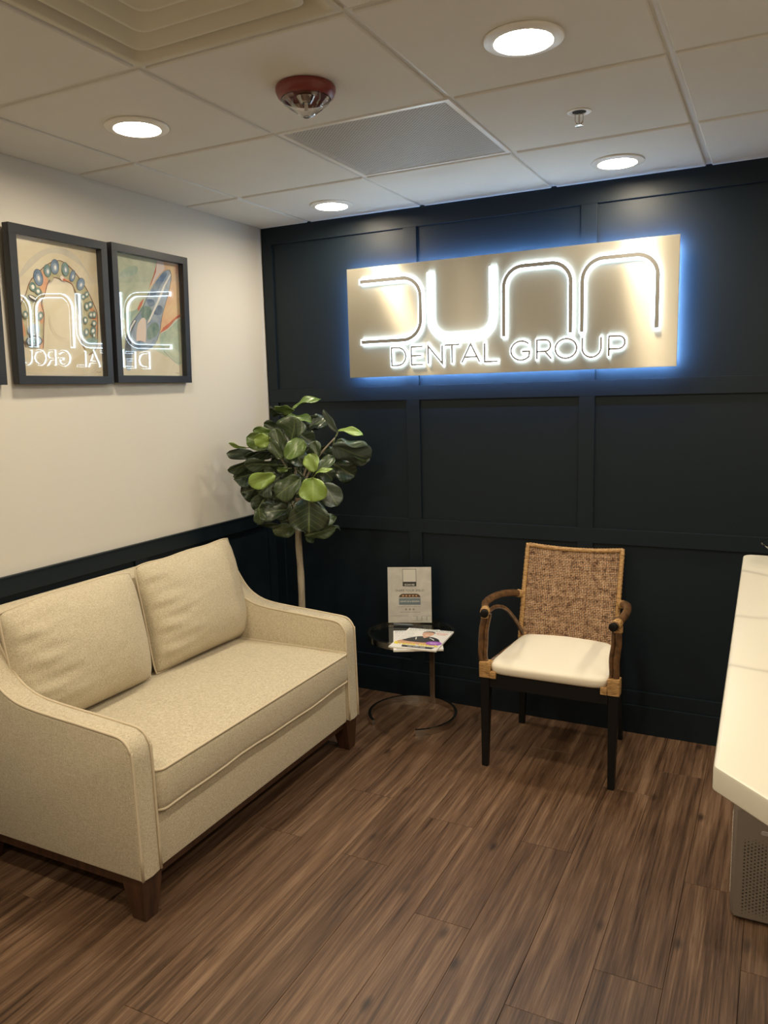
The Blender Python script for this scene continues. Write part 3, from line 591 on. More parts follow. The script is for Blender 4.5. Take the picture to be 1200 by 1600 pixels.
ARTM = [wash('art_beige', (.60,.52,.36), (.74,.68,.54), 4), wash('art_light_beige', (.66,.60,.45), (.75,.70,.58), 5), wash('art_olive_band', (.40,.38,.22), (.55,.50,.34), 20),
        wash('art_orange', (.62,.28,.14), (.72,.46,.28), 14), wash('art_blue', (.07,.13,.24), (.25,.33,.42), 14), wash('art_teal', (.10,.20,.19), (.26,.36,.32), 18),
        wash('art_white', (.75,.74,.70), (.85,.84,.80), 10), wash('art_outline', (.10,.045,.03), (.22,.08,.05), 10), wash('art_pale_green', (.42,.48,.36), (.66,.68,.52), 7),
        wash('art_peach', (.72,.42,.26), (.76,.58,.34), 9), wash('art_green_wash', (.30,.42,.35), (.56,.62,.48), 9), wash('art_grey_blue', (.22,.30,.42), (.42,.48,.56), 10),
        wash('art_pinkish', (.72,.58,.52), (.78,.68,.62), 8), wash('art_charcoal', (.05,.06,.08), (.12,.14,.17), 8), wash('art_grey', (.50,.47,.40), (.60,.56,.46), 8), wash('art_red', (.55,.12,.07), (.62,.22,.12), 8)]
def art_tools(b, ya, yb_, za, zb, q):
    """q: corners tl, tr, br, bl of the print in the sketch's own units; returns poly, ellipse, line painters"""
    (x1_,t1),(x2_,t2),(x3_,t3),(x4_,t4) = q; st = [0]
    def inv(x, y):
        u, v = .5, .5
        for _ in range(12):
            yt = t1+(t2-t1)*u; yb2 = t4+(t3-t4)*u; v = (y-yt)/(yb2-yt)
            xl = x1_+(x4_-x1_)*v; xr = x2_+(x3_-x2_)*v; u = (x-xl)/(xr-xl)
        u = min(max(u, .001), .999); v = min(max(v, .001), .999)
        return (ya+u*(yb_-ya), zb-v*(zb-za))
    def poly(pts, mi, sm=0):
        st[0] += 1; x = .004+st[0]*.00008
        P = [Vector((*p, 0)) for p in pts]
        if sm: P = smooth_path(P, sm, True)
        vs_ = []
        for p in P:
            yy, zz = inv(p.x, p.y)
            if vs_ and (vs_[-1].co-Vector((x,yy,zz))).length < 1e-5: continue
            vs_.append(b.verts.new((x, yy, zz)))
        f = b.faces.new(vs_); f.material_index = mi
        bmesh.ops.triangulate(b, faces=[f])
    def ell(cx_, cy_, rx2, ry2, rot, mi, n=20):
        r = math.radians(rot); poly([(cx_+rx2*math.cos(a)*math.cos(r)-ry2*math.sin(a)*math.sin(r), cy_+rx2*math.cos(a)*math.sin(r)+ry2*math.sin(a)*math.cos(r)) for a in [2*PI*i/n for i in range(n)]], mi)
    def line(pts, wd, mi, closed=False):
        P = smooth_path([(*p, 0) for p in pts], 5, closed); 
        for a, c in zip(P, P[1:]+([P[0]] if closed else [])):
            d = (c-a)
            if d.length < 1e-6: continue
            d.normalize(); n_ = Vector((-d.y, d.x, 0))*wd/2
            st[0] -= 1 if a is not P[0] else 0
            poly([a.xy-n_.xy, c.xy-n_.xy, c.xy+n_.xy, a.xy+n_.xy], mi)
    return poly, ell, line
def bg(b, ya, yb_, za, zb, mi):
    vs_ = [b.verts.new(p) for p in ((.004,ya,za),(.004,yb_,za),(.004,yb_,zb),(.004,ya,zb))]; b.faces.new(vs_).material_index = mi
def art_arch(b, ya, yb_, za, zb):
    bg(b, ya, yb_, za, zb, 0)
    poly, ell, line = art_tools(b, ya, yb_, za, zb, ((100,140),(900,290),(975,1470),(215,1470)))
    poly([(170,560),(260,380),(440,270),(640,300),(800,470),(900,700),(930,900),(880,640),(760,450),(560,330),(420,330),(300,430)], 14, 3)
    poly([(300,1000),(300,700),(420,480),(560,430),(700,560),(800,800),(840,1150),(600,1350),(350,1300)], 1, 4)
    outer = [(250,1200),(205,1050),(192,900),(205,780),(240,700),(275,580),(370,470),(440,415),(500,392),(560,395),(660,470),(790,630),(880,800),(915,900),(915,1130),(900,1210),(830,1270)]
    inner = [(790,1220),(755,1130),(755,900),(745,780),(690,670),(650,600),(560,565),(480,545),(430,600),(405,700),(375,780),(400,880),(400,1000),(400,1180),(395,1210)]
    poly(outer+inner, 2, 2)
    poly([(372,470),(425,545),(430,600),(408,690),(360,640),(385,560)], 3, 2); poly([(245,720),(300,600),(360,650),(340,760),(270,760)], 2, 2)
    poly([(200,900),(230,980),(250,1090),(215,1080),(195,980)], 3, 2); poly([(350,780),(395,800),(400,960),(365,960)], 3, 2); poly([(372,1130),(405,1120),(400,1210),(370,1205)], 3, 2)
    poly([(830,800),(905,870),(915,1000),(895,1130),(870,950)], 3, 2); poly([(620,560),(690,640),(650,600),(575,570)], 3, 2)
    line(outer, 7, 7); line(inner, 7, 7)
    for e in ((345,545,38,76,-12),(425,482,31,56,-8),(492,445,36,66,-3),(590,468,32,62,-8),(660,530,24,50,12),(740,605,36,54,12)):
        ell(*e[:2], e[2]+4, e[3]+5, e[4], 13); ell(*e, 4 if e[0] not in (425,590) else 5); ell(e[0]+3, e[1]+4, e[2]*.55, e[3]*.55, e[4], 11); ell(e[0]+4, e[1]+6, e[2]*.24, e[3]*.30, e[4], 6)
    for e in ((296,632,26,42,-15),(342,672,25,32,-20),(765,722,22,24,0),(800,700,20,26,15),(800,812,22,36,-5),(835,795,24,30,0),(842,890,22,28,0),(874,888,20,32,0),(785,940,22,30,-10),(873,970,24,28,0),(795,1052,22,36,0),(862,1040,28,36,10),(872,1082,16,26,0),(232,890,20,32,-8),(362,900,22,36,4)):
        ell(*e[:2], e[2]+3, e[3]+3, e[4], 13); ell(*e, 5); ell(e[0], e[1], e[2]*.5, e[3]*.5, e[4], 6)
    ell(850, 1132, 62, 26, 0, 5); ell(290, 735, 46, 20, 32, 13); ell(290, 733, 36, 9, 32, 6)
    ell(305, 1035, 52, 56, 0, 11); ell(310, 1140, 72, 52, 0, 13); ell(310, 1140, 62, 42, 0, 11); ell(300, 1150, 34, 24, 0, 5)
    poly([(440,560),(470,520),(475,560),(440,590)], 2); ell(552, 550, 16, 22, -30, 12); ell(572, 566, 16, 10, 30, 15)
    line([(760,1370),(770,1430),(820,1450),(870,1430),(885,1370)], 4, 14); line([(440,900),(460,1000),(520,1090),(600,1115)], 4, 14)
    line([(890,1435),(905,1428),(915,1437),(930,1428),(942,1434)], 3, 7)
def art_tooth(b, ya, yb_, za, zb):
    bg(b, ya, yb_, za, zb, 8)
    poly, ell, line = art_tools(b, ya, yb_, za, zb, ((125,160),(805,280),(860,1445),(205,1445)))
    poly([(205,1440),(210,1250),(300,1180),(520,1150),(700,1250),(857,1330),(859,1440)], 1, 0)
    poly([(250,330),(360,300),(370,370),(280,420),(190,430)], 10, 3)
    poly([(330,960),(240,800),(350,760),(420,700),(380,860)], 10, 3)
    poly([(606,1000),(680,930),(828,830),(850,1310),(770,1290),(690,1200),(620,1150)], 10, 2)
    line([(650,1180),(700,1230),(770,1295),(830,1310)], 5, 5)
    line([(150,480),(190,430),(290,430),(340,395),(380,390)], 4, 14)
    poly([(572,236),(804,281),(833,815),(760,868),(612,990),(608,900),(650,700),(700,500),(715,400),(690,345),(640,350),(560,450),(492,550),(540,400),(560,310)], 9, 0)
    poly([(574,238),(640,255),(660,330),(600,380),(520,490),(500,540),(545,400)], 12, 0)
    poly([(492,520),(520,470),(560,360),(572,250),(562,300),(535,400),(500,490),(485,540)], 15)
    poly([(375,740),(400,680),(440,630),(420,700),(385,770)], 15)
    tooth = [(700,340),(650,352),(590,415),(530,500),(485,590),(450,680),(400,780),(350,850),(300,940),(270,1060),(262,1200),(275,1290),(282,1385),(318,1386),(328,1300),(335,1220),(380,1185),(450,1180),(520,1150),(580,1060),(610,940),(630,800),(690,600),(722,440),(718,370)]
    poly([(x+(5 if x > 500 else -5), y-4) for x, y in tooth], 13, 2); poly(tooth, 11, 2)
    poly([(640,360),(590,420),(530,510),(500,600),(560,590),(610,500),(680,380)], 4, 2)
    poly([(470,640),(540,650),(545,700),(500,720),(470,680)], 4, 3); poly([(430,720),(500,720),(520,780),(470,860),(410,810)], 5, 3)
    poly([(540,750),(600,700),(640,740),(610,800),(550,800)], 4, 3); poly([(480,940),(560,880),(600,950),(560,1030),(480,1060)], 5, 3)
    poly([(350,855),(300,950),(270,1080),(262,1250),(290,1300),(320,1240),(310,1080),(330,960),(365,880)], 13, 2)
    poly([(715,372),(640,500),(590,620),(530,760),(470,900),(500,870),(560,740),(620,610),(660,500),(722,392)], 6, 0)
    poly([(415,845),(385,890),(370,960),(367,1080),(410,1100),(460,1085),(462,910),(455,850),(435,835)], 12, 2)
    poly([(345,860),(310,930),(295,1000),(320,940),(360,865)], 6)
    poly([(350,1100),(400,1075),(455,1100),(450,1170),(390,1180),(350,1150)], 4, 2)
    poly([(608,995),(640,985),(700,935),(770,850),(830,820),(832,795),(790,815),(700,890),(640,935)], 15, 0)
    line([(620,990),(700,940),(780,862),(830,832)], 6, 6)
    line([(778,1418),(790,1410),(805,1420),(818,1410)], 3, 7)
picture(-1.092, -.641, 1.600, 2.144, 'black framed watercolour of a blue tooth in orange gum, picture nearest the corner', art_tooth)
picture(-1.556, -1.110, 1.596, 2.140, 'black framed watercolour of a full dental arch, second picture from the corner', art_arch)
picture(-2.042, -1.600, 1.594, 2.138, 'black framed picture cut off by the left edge of the photo', lambda b, a, c, d, e: bg(b, a, c, d, e, 0))

# ================================================================ SOFA
SY0, SY1 = -1.932, -.610
t = thing('loveseat', 'oatmeal upholstered two-seat sofa against the wainscot, under the framed pictures', 'sofa', (.42, (SY0+SY1)/2, 0))
top_prof = [(.818,.500),(.814,.535),(.798,.562),(.770,.577),(.70,.583),(.60,.590),(.50,.596),(.40,.605),(.34,.618),(.29,.642),(.25,.678),(.215,.728),(.18,.785),(.145,.832),(.105,.850),(.05,.850)]
prof = [(.822,.140)]+top_prof+[(.030,.840),(.030,.140)]
def arm(y0, y1):
    b = nb(); c = .012
    # rounded edges: three cross-sections across the arm's width
    def inset(k):
        out = []
        N = len(prof); P = [Vector(p) for p in prof]
        for i, p in enumerate(P):
            d1 = (p-P[i-1]).normalized(); d2 = (P[(i+1)%N]-p).normalized(); n_ = (Vector((d1.y,-d1.x))+Vector((d2.y,-d2.x)))
            n_.normalize(); out.append(p-n_*k)
        return out
    # winding check: outward normal sign
    ks = [(y0, c), (y0+c*.3, c*.3), (y0+c, 0), ((y0+y1)/2, -.003), (y1-c, 0), (y1-c*.3, c*.3), (y1, c)]
    R = []
    for y, k in ks:
        ps = inset(k if SGN > 0 else -k); R.append([b.verts.new((p.x, y, p.y)) for p in ps])
    n_ = len(prof)
    for A, B in zip(R, R[1:]):
        for i in range(n_): b.faces.new((A[i], A[(i+1)%n_], B[(i+1)%n_], B[i]))
    b.faces.new(R[0]); b.faces.new(R[-1][::-1])
    a = obj('arm', b, M['fabric'], t, True)
    for y in (y0+.005, y1-.005):
        b = nb(); pts = [(.824, y, .142)]+[(x, y, z) for x, z in top_prof[:-1]]; pts = [Vector(p) for p in pts]
        for i, p in enumerate(pts[1:], 1): pass
        tube(b, smooth_path(pts, 4), .0042, 8); obj('piping', b, M['piping'], a, 'all')
area = sum(prof[i-1][0]*prof[i][1]-prof[i][0]*prof[i-1][1] for i in range(len(prof)))
SGN = 1 if area > 0 else -1
arm(SY0, SY0+.086); arm(SY1-.086, SY1)
YI0, YI1 = SY0+.087, SY1-.087
bm = nb(); prism(bm, [(.030,.141),(.24,.141),(.20,.46),(.135,.825),(.115,.842),(.05,.845),(.030,.83)], 'y', YI0, YI1); obj('backrest', bm, M['fabric'], t, True)
bm = nb(); box(bm, (.22, YI0, .138), (.812, YI1, .318), 0, .010); obj('seat_base', bm, M['fabric'], t, True)
bm = nb(); box(bm, (.045, SY0+.012, .108), (.798, SY1-.012, .137), 0, .003); obj('wood_rail', bm, M['dark_wood'], t, True)
def sofa_leg(x, y, sx, sy):
    b = nb(); hi, lo = .040, .026
    top = [(x+a*hi, y+c*hi, .108) for a, c in ((-1,-1),(1,-1),(1,1),(-1,1))]
    cx_, cy_ = x+sx*(hi-lo), y+sy*(hi-lo)*.5
    bot = [(cx_+a*lo-sx*.006, cy_+c*lo, 0) for a, c in ((-1,-1),(1,-1),(1,1),(-1,1))]
    A = [b.verts.new(p) for p in bot]; B = [b.verts.new(p) for p in top]
    C_ = [b.verts.new((p[0], p[1], .1375)) for p in top]
    for U, V in ((A,B),(B,C_)):
        for i in range(4): b.faces.new((U[i],U[(i+1)%4],V[(i+1)%4],V[i]))
    b.faces.new(A[::-1]); b.faces.new(C_)
    bmesh.ops.bevel(b, geom=b.edges[:], offset=.002, segments=1, affect='EDGES'); obj('leg', b, M['dark_wood'], t)
for x, y, a, c in ((.775, SY0+.050, 1, -1), (.775, SY1-.050, 1, 1), (.09, SY0+.050, -1, -1), (.09, SY1-.050, -1, 1)): sofa_leg(x, y, a, c)

def outline(x0, x1, y0, y1, r, grow=0, n=5):
    cx_, cy_ = (x0+x1)/2, (y0+y1)/2; hx, hy = (x1-x0)/2+grow, (y1-y0)/2+grow; r = r+grow; out = []
    S_ = 12
    cs = [(1,1,0),(-1,1,90),(-1,-1,180),(1,-1,270)]; corners = []
    for a, c, th in cs: corners.append([(cx_+a*(hx-r)+r*math.cos(math.radians(th+90*i/n)), cy_+c*(hy-r)+r*math.sin(math.radians(th+90*i/n))) for i in range(n+1)])
    for i in range(4):
        out += corners[i]; a = corners[i][-1]; b_ = corners[(i+1)%4][0]
        out += [(a[0]+(b_[0]-a[0])*k/S_, a[1]+(b_[1]-a[1])*k/S_) for k in range(1, S_)]
    return out
def seat_pad(x0, x1, y0, y1, z0, z1, r, crown, bulge, mt, parent, name='seat_cushion', pipes=True, under=.004, rings=9, top_r=.012, pr=.0042):
    b = nb(); cx_, cy_ = (x0+x1)/2, (y0+y1)/2; hx, hy = (x1-x0)/2, (y1-y0)/2; R = []
    def sag(x, y): 
        u, v = (x-cx_)/hx, (y-cy_)/hy
        return max(0, 1-abs(u)**2.4)*max(0, 1-abs(v)**3)
    base = outline(x0, x1, y0, y1, r)
    def ring(s, zf, g=0):
        o_ = outline(x0, x1, y0, y1, r, g)
        return [b.verts.new((cx_+(x-cx_)*s, cy_+(y-cy_)*s, zf(cx_+(x-cx_)*s, cy_+(y-cy_)*s))) for x, y in o_]
    wob = lambda x, y: .0035*math.sin(9*y+2*x)+.002*math.sin(21*y)
    for i in range(1, 4): R.append(ring(i/4, lambda x, y: z0-under))
    R.append(ring(1, lambda x, y: z0+wob(x, y), -.006)); R.append(ring(1, lambda x, y: z0+.004+wob(x, y), -.001))
    for k in range(1, 6):
        f = k/6; R.append(ring(1, lambda x, y: z0+(z1-z0)*f+wob(x,y)*(1-f), bulge*math.sin(PI*f)))
    R.append(ring(1, lambda x, y: z1-.003, -.001)); R.append(ring(1, lambda x, y: z1+.001, -.006))
    for k in range(rings, 0, -1):
        s_ = (k-.35)/rings*.985; R.append(ring(s_, lambda x, y: z1+.002+crown*sag(x, y)+.0025*noise.noise(Vector((x*6, y*6, 3)))))
    n_ = len(base)
    for A, B in zip(R, R[1:]):
        for i in range(n_): b.faces.new((A[i], A[(i+1)%n_], B[(i+1)%n_], B[i]))
    b.faces.new(R[0][::-1]); b.faces.new(R[-1])
    o = obj(name, b, mt, parent, 'all')
    if pipes:
        for z, g in ((z1, .0005), (z0+.001, -.001)):
            b = nb(); tube(b, [(x, y, z+(wob(x, y) if z < (z0+z1)/2 else 0)) for x, y in outline(x0, x1, y0, y1, r, g)], pr, 8, closed=True); obj('piping', b, M['piping'], o, 'all')
    return o
seat_pad(.215, .832, YI0+.001, YI1-.001, .324, .447, .03, .024, .006, M['fabric'], t)

def back_cushion(y0, y1, zc, hgt, lean, xb, seed, thick=.105, drop_l=0, drop_r=0):
    """pillow standing on the seat; u runs along the sofa (y), v up"""
    b = nb(); NU, NV = 44, 40; wd = y1-y0; cy_ = (y0+y1)/2
    def P(u, v, side):
        uu, vv = u, v
        # outline: soft square with slightly pulled-in sides and pointed ears
        ou = uu*(1-.02*(1-vv*vv)-.03*abs(vv)**7) ; ov = vv*(1-.03*(1-uu*uu)-.025*abs(uu)**9)
        fu, fv = max(0, 1-abs(uu)**2.6), max(0, 1-abs(vv)**2.3)
        th = thick*(fu**.50)*(fv**.55)*(1.0-.10*vv)
        y = cy_+ou*wd/2; h = ov*hgt/2
        wr = 0
        if side > 0:
            e = max(0, -uu-.15)   # puckers fan out from the left edge
            wr += .006*e*math.sin(13*vv+5*uu+seed)+.004*e*math.sin(27*vv-4*uu+seed*2)
            wr += .006*noise.noise(Vector((uu*1.8+seed, vv*1.8, seed)))+.0022*noise.noise(Vector((uu*6+seed, vv*6, 1)))
            wr += .006*math.exp(-((uu+.1*seed % .3)**2/.01+(vv-.86)**2/.01))*-1
            wr *= min(1, fu*3)*min(1, fv*3)
        x = side*th+wr
        h += (drop_r*max(0, uu)+drop_l*max(0, -uu))*max(0, vv)
        h += .0025*math.sin(7*uu+seed)*max(0, vv)**3 + .010*(1-uu*uu)*max(0, vv)**3
        ca, sa = math.cos(lean), math.sin(lean)
        return Vector((xb+x*ca-h*sa, y, zc+h*ca+x*sa))
    for side in (1, -1):
        G = [[b.verts.new(P(-1+2*i/NU, -1+2*j/NV, side)) for j in range(NV+1)] for i in range(NU+1)]
        for i in range(NU):
            for j in range(NV): b.faces.new((G[i][j], G[i+1][j], G[i+1][j+1], G[i][j+1]))
    bmesh.ops.remove_doubles(b, verts=b.verts, dist=.0008)
    o = obj('back_cushion', b, M['fabric'], t, 'all')
    b = nb(); ring = []
    E_ = 26
    for i in range(E_): ring.append(P(-1+2*i/E_, -1, 0))
    for i in range(E_): ring.append(P(1, -1+2*i/E_, 0))
    for i in range(E_): ring.append(P(1-2*i/E_, 1, 0))
    for i in range(E_): ring.append(P(-1, 1-2*i/E_, 0))
    tube(b, ring, .0036, 6, closed=True); obj('piping', b, M['piping'], o, 'all')
back_cushion(-1.250, -.652, .672, .435, .17, .235, 1.3, .108, 0, .012)
back_cushion(-1.862, -1.276, .668, .430, .17, .245, 4.1, .112, -.01, .0)

# ================================================================ RATTAN ARMCHAIR
CY = -.35; CXM = 1.635
t = thing('armchair', 'woven cane armchair with rattan arms, cream seat and black tapered legs', 'chair', (CXM, CY, 0))
def taper_leg(x0, y0, x1, y1, s0, s1, ztop):
    b = nb(); bot = [(x0+a*s0, y0+c*s0, 0) for a, c in ((-1,-1),(1,-1),(1,1),(-1,1))]; top = [(x1+a*s1, y1+c*s1, ztop) for a, c in ((-1,-1),(1,-1),(1,1),(-1,1))]
    A = [b.verts.new(p) for p in bot]; B = [b.verts.new(p) for p in top]
    for i in range(4): b.faces.new((A[i],A[(i+1)%4],B[(i+1)%4],B[i]))
    b.faces.new(A[::-1]); b.faces.new(B); bmesh.ops.bevel(b, geom=b.edges[:], offset=.002, segments=1, affect='EDGES'); obj('leg', b, M['black_wood'], t)
taper_leg(1.394, -.570, 1.398, -.566, .0125, .0200, .400)
taper_leg(1.900, -.565, 1.906, -.566, .0125, .0200, .400)
taper_leg(1.408, -.105, 1.430, -.140, .013, .019, .400)
taper_leg(1.850, -.105, 1.832, -.140, .013, .019, .400)
bm = nb()
box(bm, (1.419, -.584, .345), (1.885, -.560, .402)); box(bm, (1.450, -.150, .345), (1.812, -.128, .402))
for xa, xb in ((1.386, 1.420), (1.916, 1.842)):
    s_ = 1 if xa < 1.6 else -1
    prism(bm, [(xa, -.545), (xa+s_*.022, -.545), (xb+s_*.022, -.160), (xb, -.160)], 'z', .345, .402)
obj('seat_frame', bm, M['black_wood'], t)
# seat: trapezoid pad
b = nb(); R = []
fl, fr, bl_, br_ = Vector((1.412,-.590)), Vector((1.888,-.590)), Vector((1.428,-.150)), Vector((1.832,-.150))
def trap(u, v): # -1..1
    a = fl.lerp(fr, (u+1)/2); c = bl_.lerp(br_, (u+1)/2); p = a.lerp(c, (v+1)/2); return p
def sq(th, e=5):
    c, s_ = math.cos(th), math.sin(th); return (math.copysign(abs(c)**(2/e), c), math.copysign(abs(s_)**(2/e), s_))
NN = 64
def sring(s_, z, g=0):
    out = []
    for k in range(NN):
        u, v = sq(2*PI*k/NN, 9); p = trap(u*s_, v*s_); d = Vector((u, v)).normalized()*g
        zz = z+(.030*(1-(u*s_)**2*(.95))*(1-.45*(1-v*s_)**2*.5)*(1-abs(v*s_)**6) if z > .443 else .010*max(0, v)*(1-u*u) if z > .43 else 0); out.append(b.verts.new((p.x+d.x, p.y+d.y, zz)))
    return out
R = [sring(.5,.4025), sring(.93,.4025), sring(.985,.404), sring(1,.410,.001), sring(1,.420,.004), sring(1,.430,.005), sring(.995,.438,.004), sring(.98,.4425)]+[sring(s_, .4455) for s_ in (.95,.88,.75,.6,.45,.3,.15,.03)]
for A, B in zip(R, R[1:]):
    for i in range(NN): b.faces.new((A[i],A[(i+1)%NN],B[(i+1)%NN],B[i]))
b.faces.new(R[0][::-1]); b.faces.new(R[-1]); obj('seat_cushion', b, M['seat_white'], t, 'all')
# back surface: curved, leaning
BX0, BX1 = 1.416, 1.848
def bsurf(u, v):
    """u 0..1 across, v 0..1 up"""
    c = 1-(2*u-1)**2
    ztop = .832-.016*c
    z = .415+(ztop-.415)*v
    xl = 1.412+.006*v; xr = 1.832+.004*v
    y = -.150+.085*v+.020*v*v+.024*c
    return Vector((xl+(xr-xl)*u, y, z))
fr_pts = [bsurf(0, j/12) for j in range(13)]+[bsurf(i/16, 1) for i in range(1, 16)]+[bsurf(1, 1-j/12) for j in range(13)]
bm = nb(); 
# wrapped binding: little rings round the frame tube
pp = []
for a, c in zip(fr_pts, fr_pts[1:]):
    for k in range(6): pp.append(a.lerp(c, k/6))
pp.append(fr_pts[-1]); rr = [.0098+(.0012 if i % 3 == 0 else -.0006 if i % 3 == 1 else .0006) for i in range(len(pp))]
tube(bm, pp, rr, 10); 
bf = obj('back_frame', bm, M['binding'], t, 'all')
bm = nb(); tube(bm, [bsurf(i/12, .03) for i in range(13)], .010, 8); obj('lower_back_rail', bm, M['binding'], t, 'all')
bm = nb(); NVs, NHs = 54, 54
def strip(fn, n_, wv, ph):
    pts = []; prev = None
    for k in range(n_+1):
        p, tv, sv = fn(k/n_); nrm = tv.cross(sv).normalized(); off = nrm*(.0013*math.cos(PI*(k+ph))); q = p+off
        cur = [bm.verts.new(q+sv*wv), bm.verts.new(q-sv*wv)]
        if prev: bm.faces.new((prev[0], cur[0], cur[1], prev[1]))
        prev = cur
for i in range(1, NVs):
    u = i/NVs+random.uniform(-.0016,.0016); wv = .0017*random.uniform(.8,1.25)
    strip(lambda s_: (bsurf(u, .03+.97*s_), (bsurf(u, min(1,.03+.97*s_+.01))-bsurf(u, .03+.97*s_-.01)).normalized(), (bsurf(u+.01, s_)-bsurf(u-.01, s_)).normalized()), NHs, wv, i)
for j in range(1, NHs):
    v = .03+.97*j/NHs+random.uniform(-.0016,.0016); wv = .0016*random.uniform(.75,1.4)
    strip(lambda s_: (bsurf(s_, v), (bsurf(s_+.01, v)-bsurf(s_-.01, v)).normalized(), (bsurf(s_, v+.01)-bsurf(s_, v-.01)).normalized()), NVs, wv, j)
o = obj('woven_cane', bm, M['cane'], t); o['kind'] = 'stuff'
# a strand is a flat splint, give it thickness
sm = o.modifiers.new('thickness', 'SOLIDIFY'); sm.thickness = .0012
# arms
for sgn, A in ((-1, [(1.408,-.098,.612),(1.385,-.150,.628),(1.360,-.250,.645),(1.352,-.36,.654),(1.362,-.47,.660),(1.394,-.560,.661),(1.408,-.612,.660)]),
               (1, [(1.838,-.098,.606),(1.868,-.150,.622),(1.894,-.240,.640),(1.910,-.34,.652),(1.918,-.45,.660),(1.916,-.55,.662),(1.908,-.612,.661)])):
    bm = nb(); pth = smooth_path(A, 6); tube(bm, pth, .0155, 14); ar = obj('armrest', bm, M['rattan'], t, 'all')
    bm = nb(); e = pth[-1]; d = (pth[-1]-pth[-2]).normalized(); tube(bm, [e-d*.001, e+d*.012, e+d*.014], [.0163, .0163, .012], 14); obj('end_cap', bm, M['black_wood'], ar, True)
    bm = nb(); rr = []; q0 = [pth[-6].lerp(pth[-3], k/12) for k in range(13)]; tube(bm, q0, [.0185+.0008*(k % 2) for k in range(13)], 14); obj('binding', bm, M['binding'], ar, 'all')
    bm = nb(); q0 = [pth[1].lerp(pth[4], k/12) for k in range(13)]; tube(bm, q0, [.0175+.0008*(k % 2) for k in range(13)], 14); obj('binding', bm, M['binding'], ar, 'all')
    px_ = A[-2][0]
    # post: two curved canes side by side from under the arm down to the front leg
    for off_, r_ in ((0, .0125), (.020, .0085)):
        xo = px_-sgn*off_*.9
        bulge = 1.378 if sgn < 0 else 1.912
        bm = nb(); tube(bm, smooth_path([(xo, -.565+off_*.3, .645), ((xo+bulge-sgn*off_)/2+sgn*.004, -.566, .58), (bulge-sgn*off_, -.567, .52), (bulge-sgn*off_*.9, -.567, .46), ((1.394 if sgn < 0 else 1.908)-sgn*off_, -.567, .401)], 6), r_, 10); obj('arm_post', bm, M['rattan'], t, 'all')
    # wrapped corner at the top of the front leg
    lx = 1.398 if sgn < 0 else 1.906
    bm = nb(); box(bm, (lx-.0225, -.5915, .398), (lx+.0225, -.5455, .448), 0, .004)
    ix = (lx+.023, lx+.048) if sgn < 0 else (lx-.048, lx-.023)
    box(bm, (ix[0], -.5935, .385), (ix[1], -.5600, .412), 0, .003); box(bm, (lx-.0215, -.5905, .385), (lx+.0215, -.546, .3985))
    obj('corner_wrap', bm, M['binding'], t, True)
    # bindings above the post
    bm = nb(); tube(bm, [(px_, -.565, .652-k*.0035) for k in range(8)], [.0165+.0008*(k % 2) for k in range(8)], 12); obj('binding', bm, M['binding'], t, 'all')
    # curved brace and straight side rail
    bx_ = 1.430 if sgn < 0 else 1.828
    bm = nb(); tube(bm, smooth_path([(px_, -.545, .640), (px_+(bx_-px_)*.2, -.46, .645), (px_+(bx_-px_)*.55, -.36, .612), (px_+(bx_-px_)*.85, -.25, .530), (bx_, -.165, .445)], 6), .0085, 10); obj('brace', bm, M['rattan'], t, 'all')
    bm = nb(); tube(bm, [(lx+sgn*.004, -.555, .425), (bx_+sgn*.006, -.160, .425)], .0085, 10); obj('side_rail', bm, M['rattan'], t, 'all')
    bm = nb(); tube(bm, [(bx_, -.160, .425+k*.004) for k in range(8)], [.0145+.0008*(k % 2) for k in range(8)], 12); obj('binding', bm, M['binding'], t, 'all')

# ================================================================ SIDE TABLE
TX, TY, TR, TZ = .918, -.255, .205, .424
t = thing('side_table', 'round glass side table with a chrome C-shaped ring base beside the sofa', 'table', (TX, TY, 0))
bm = nb(); lathe(bm, [(0,TZ-.008),(TR-.016,TZ-.008),(TR-.0145,TZ-.006),(TR-.0145,TZ-.002),(TR-.016,TZ),(0,TZ)], (TX,TY,0), 64); obj('glass_top', bm, M['table_glass'], t)
bm = nb(); lathe(bm, [(TR-.0143,TZ-.026),(TR,TZ-.026),(TR,TZ+.001),(TR-.0143,TZ+.001),(TR-.0143,TZ-.026)], (TX,TY,0), 64); obj('top_rim', bm, M['chrome'], t, True)
# open base ring: flat bar, standing on edge, gap at the front left
bm = nb(); a0_, a1_ = -62, 232; N_ = 60; R = []
for i in range(N_+1):
    th = math.radians(a0_+(a1_-a0_)*i/N_); c, s_ = math.cos(th), math.sin(th)
    R.append([bm.verts.new((TX+r_*c, TY+r_*s_, z)) for r_, z in ((.198,0),(.212,0),(.212,.030),(.198,.030))])
for A, B in zip(R, R[1:]):
    for i in range(4): bm.faces.new((A[i],A[(i+1)%4],B[(i+1)%4],B[i]))
bm.faces.new(R[0]); bm.faces.new(R[-1][::-1]); obj('base_ring', bm, M['chrome'], t, True)
pa = math.radians(84); bm = nb(); pxx, pyy = TX+.197*math.cos(pa), TY+.197*math.sin(pa)
box(bm, (pxx-.013, pyy-.005, .0), (pxx+.013, pyy+.005, TZ-.02), 0, .001); obj('post', bm, M['chrome'], t)

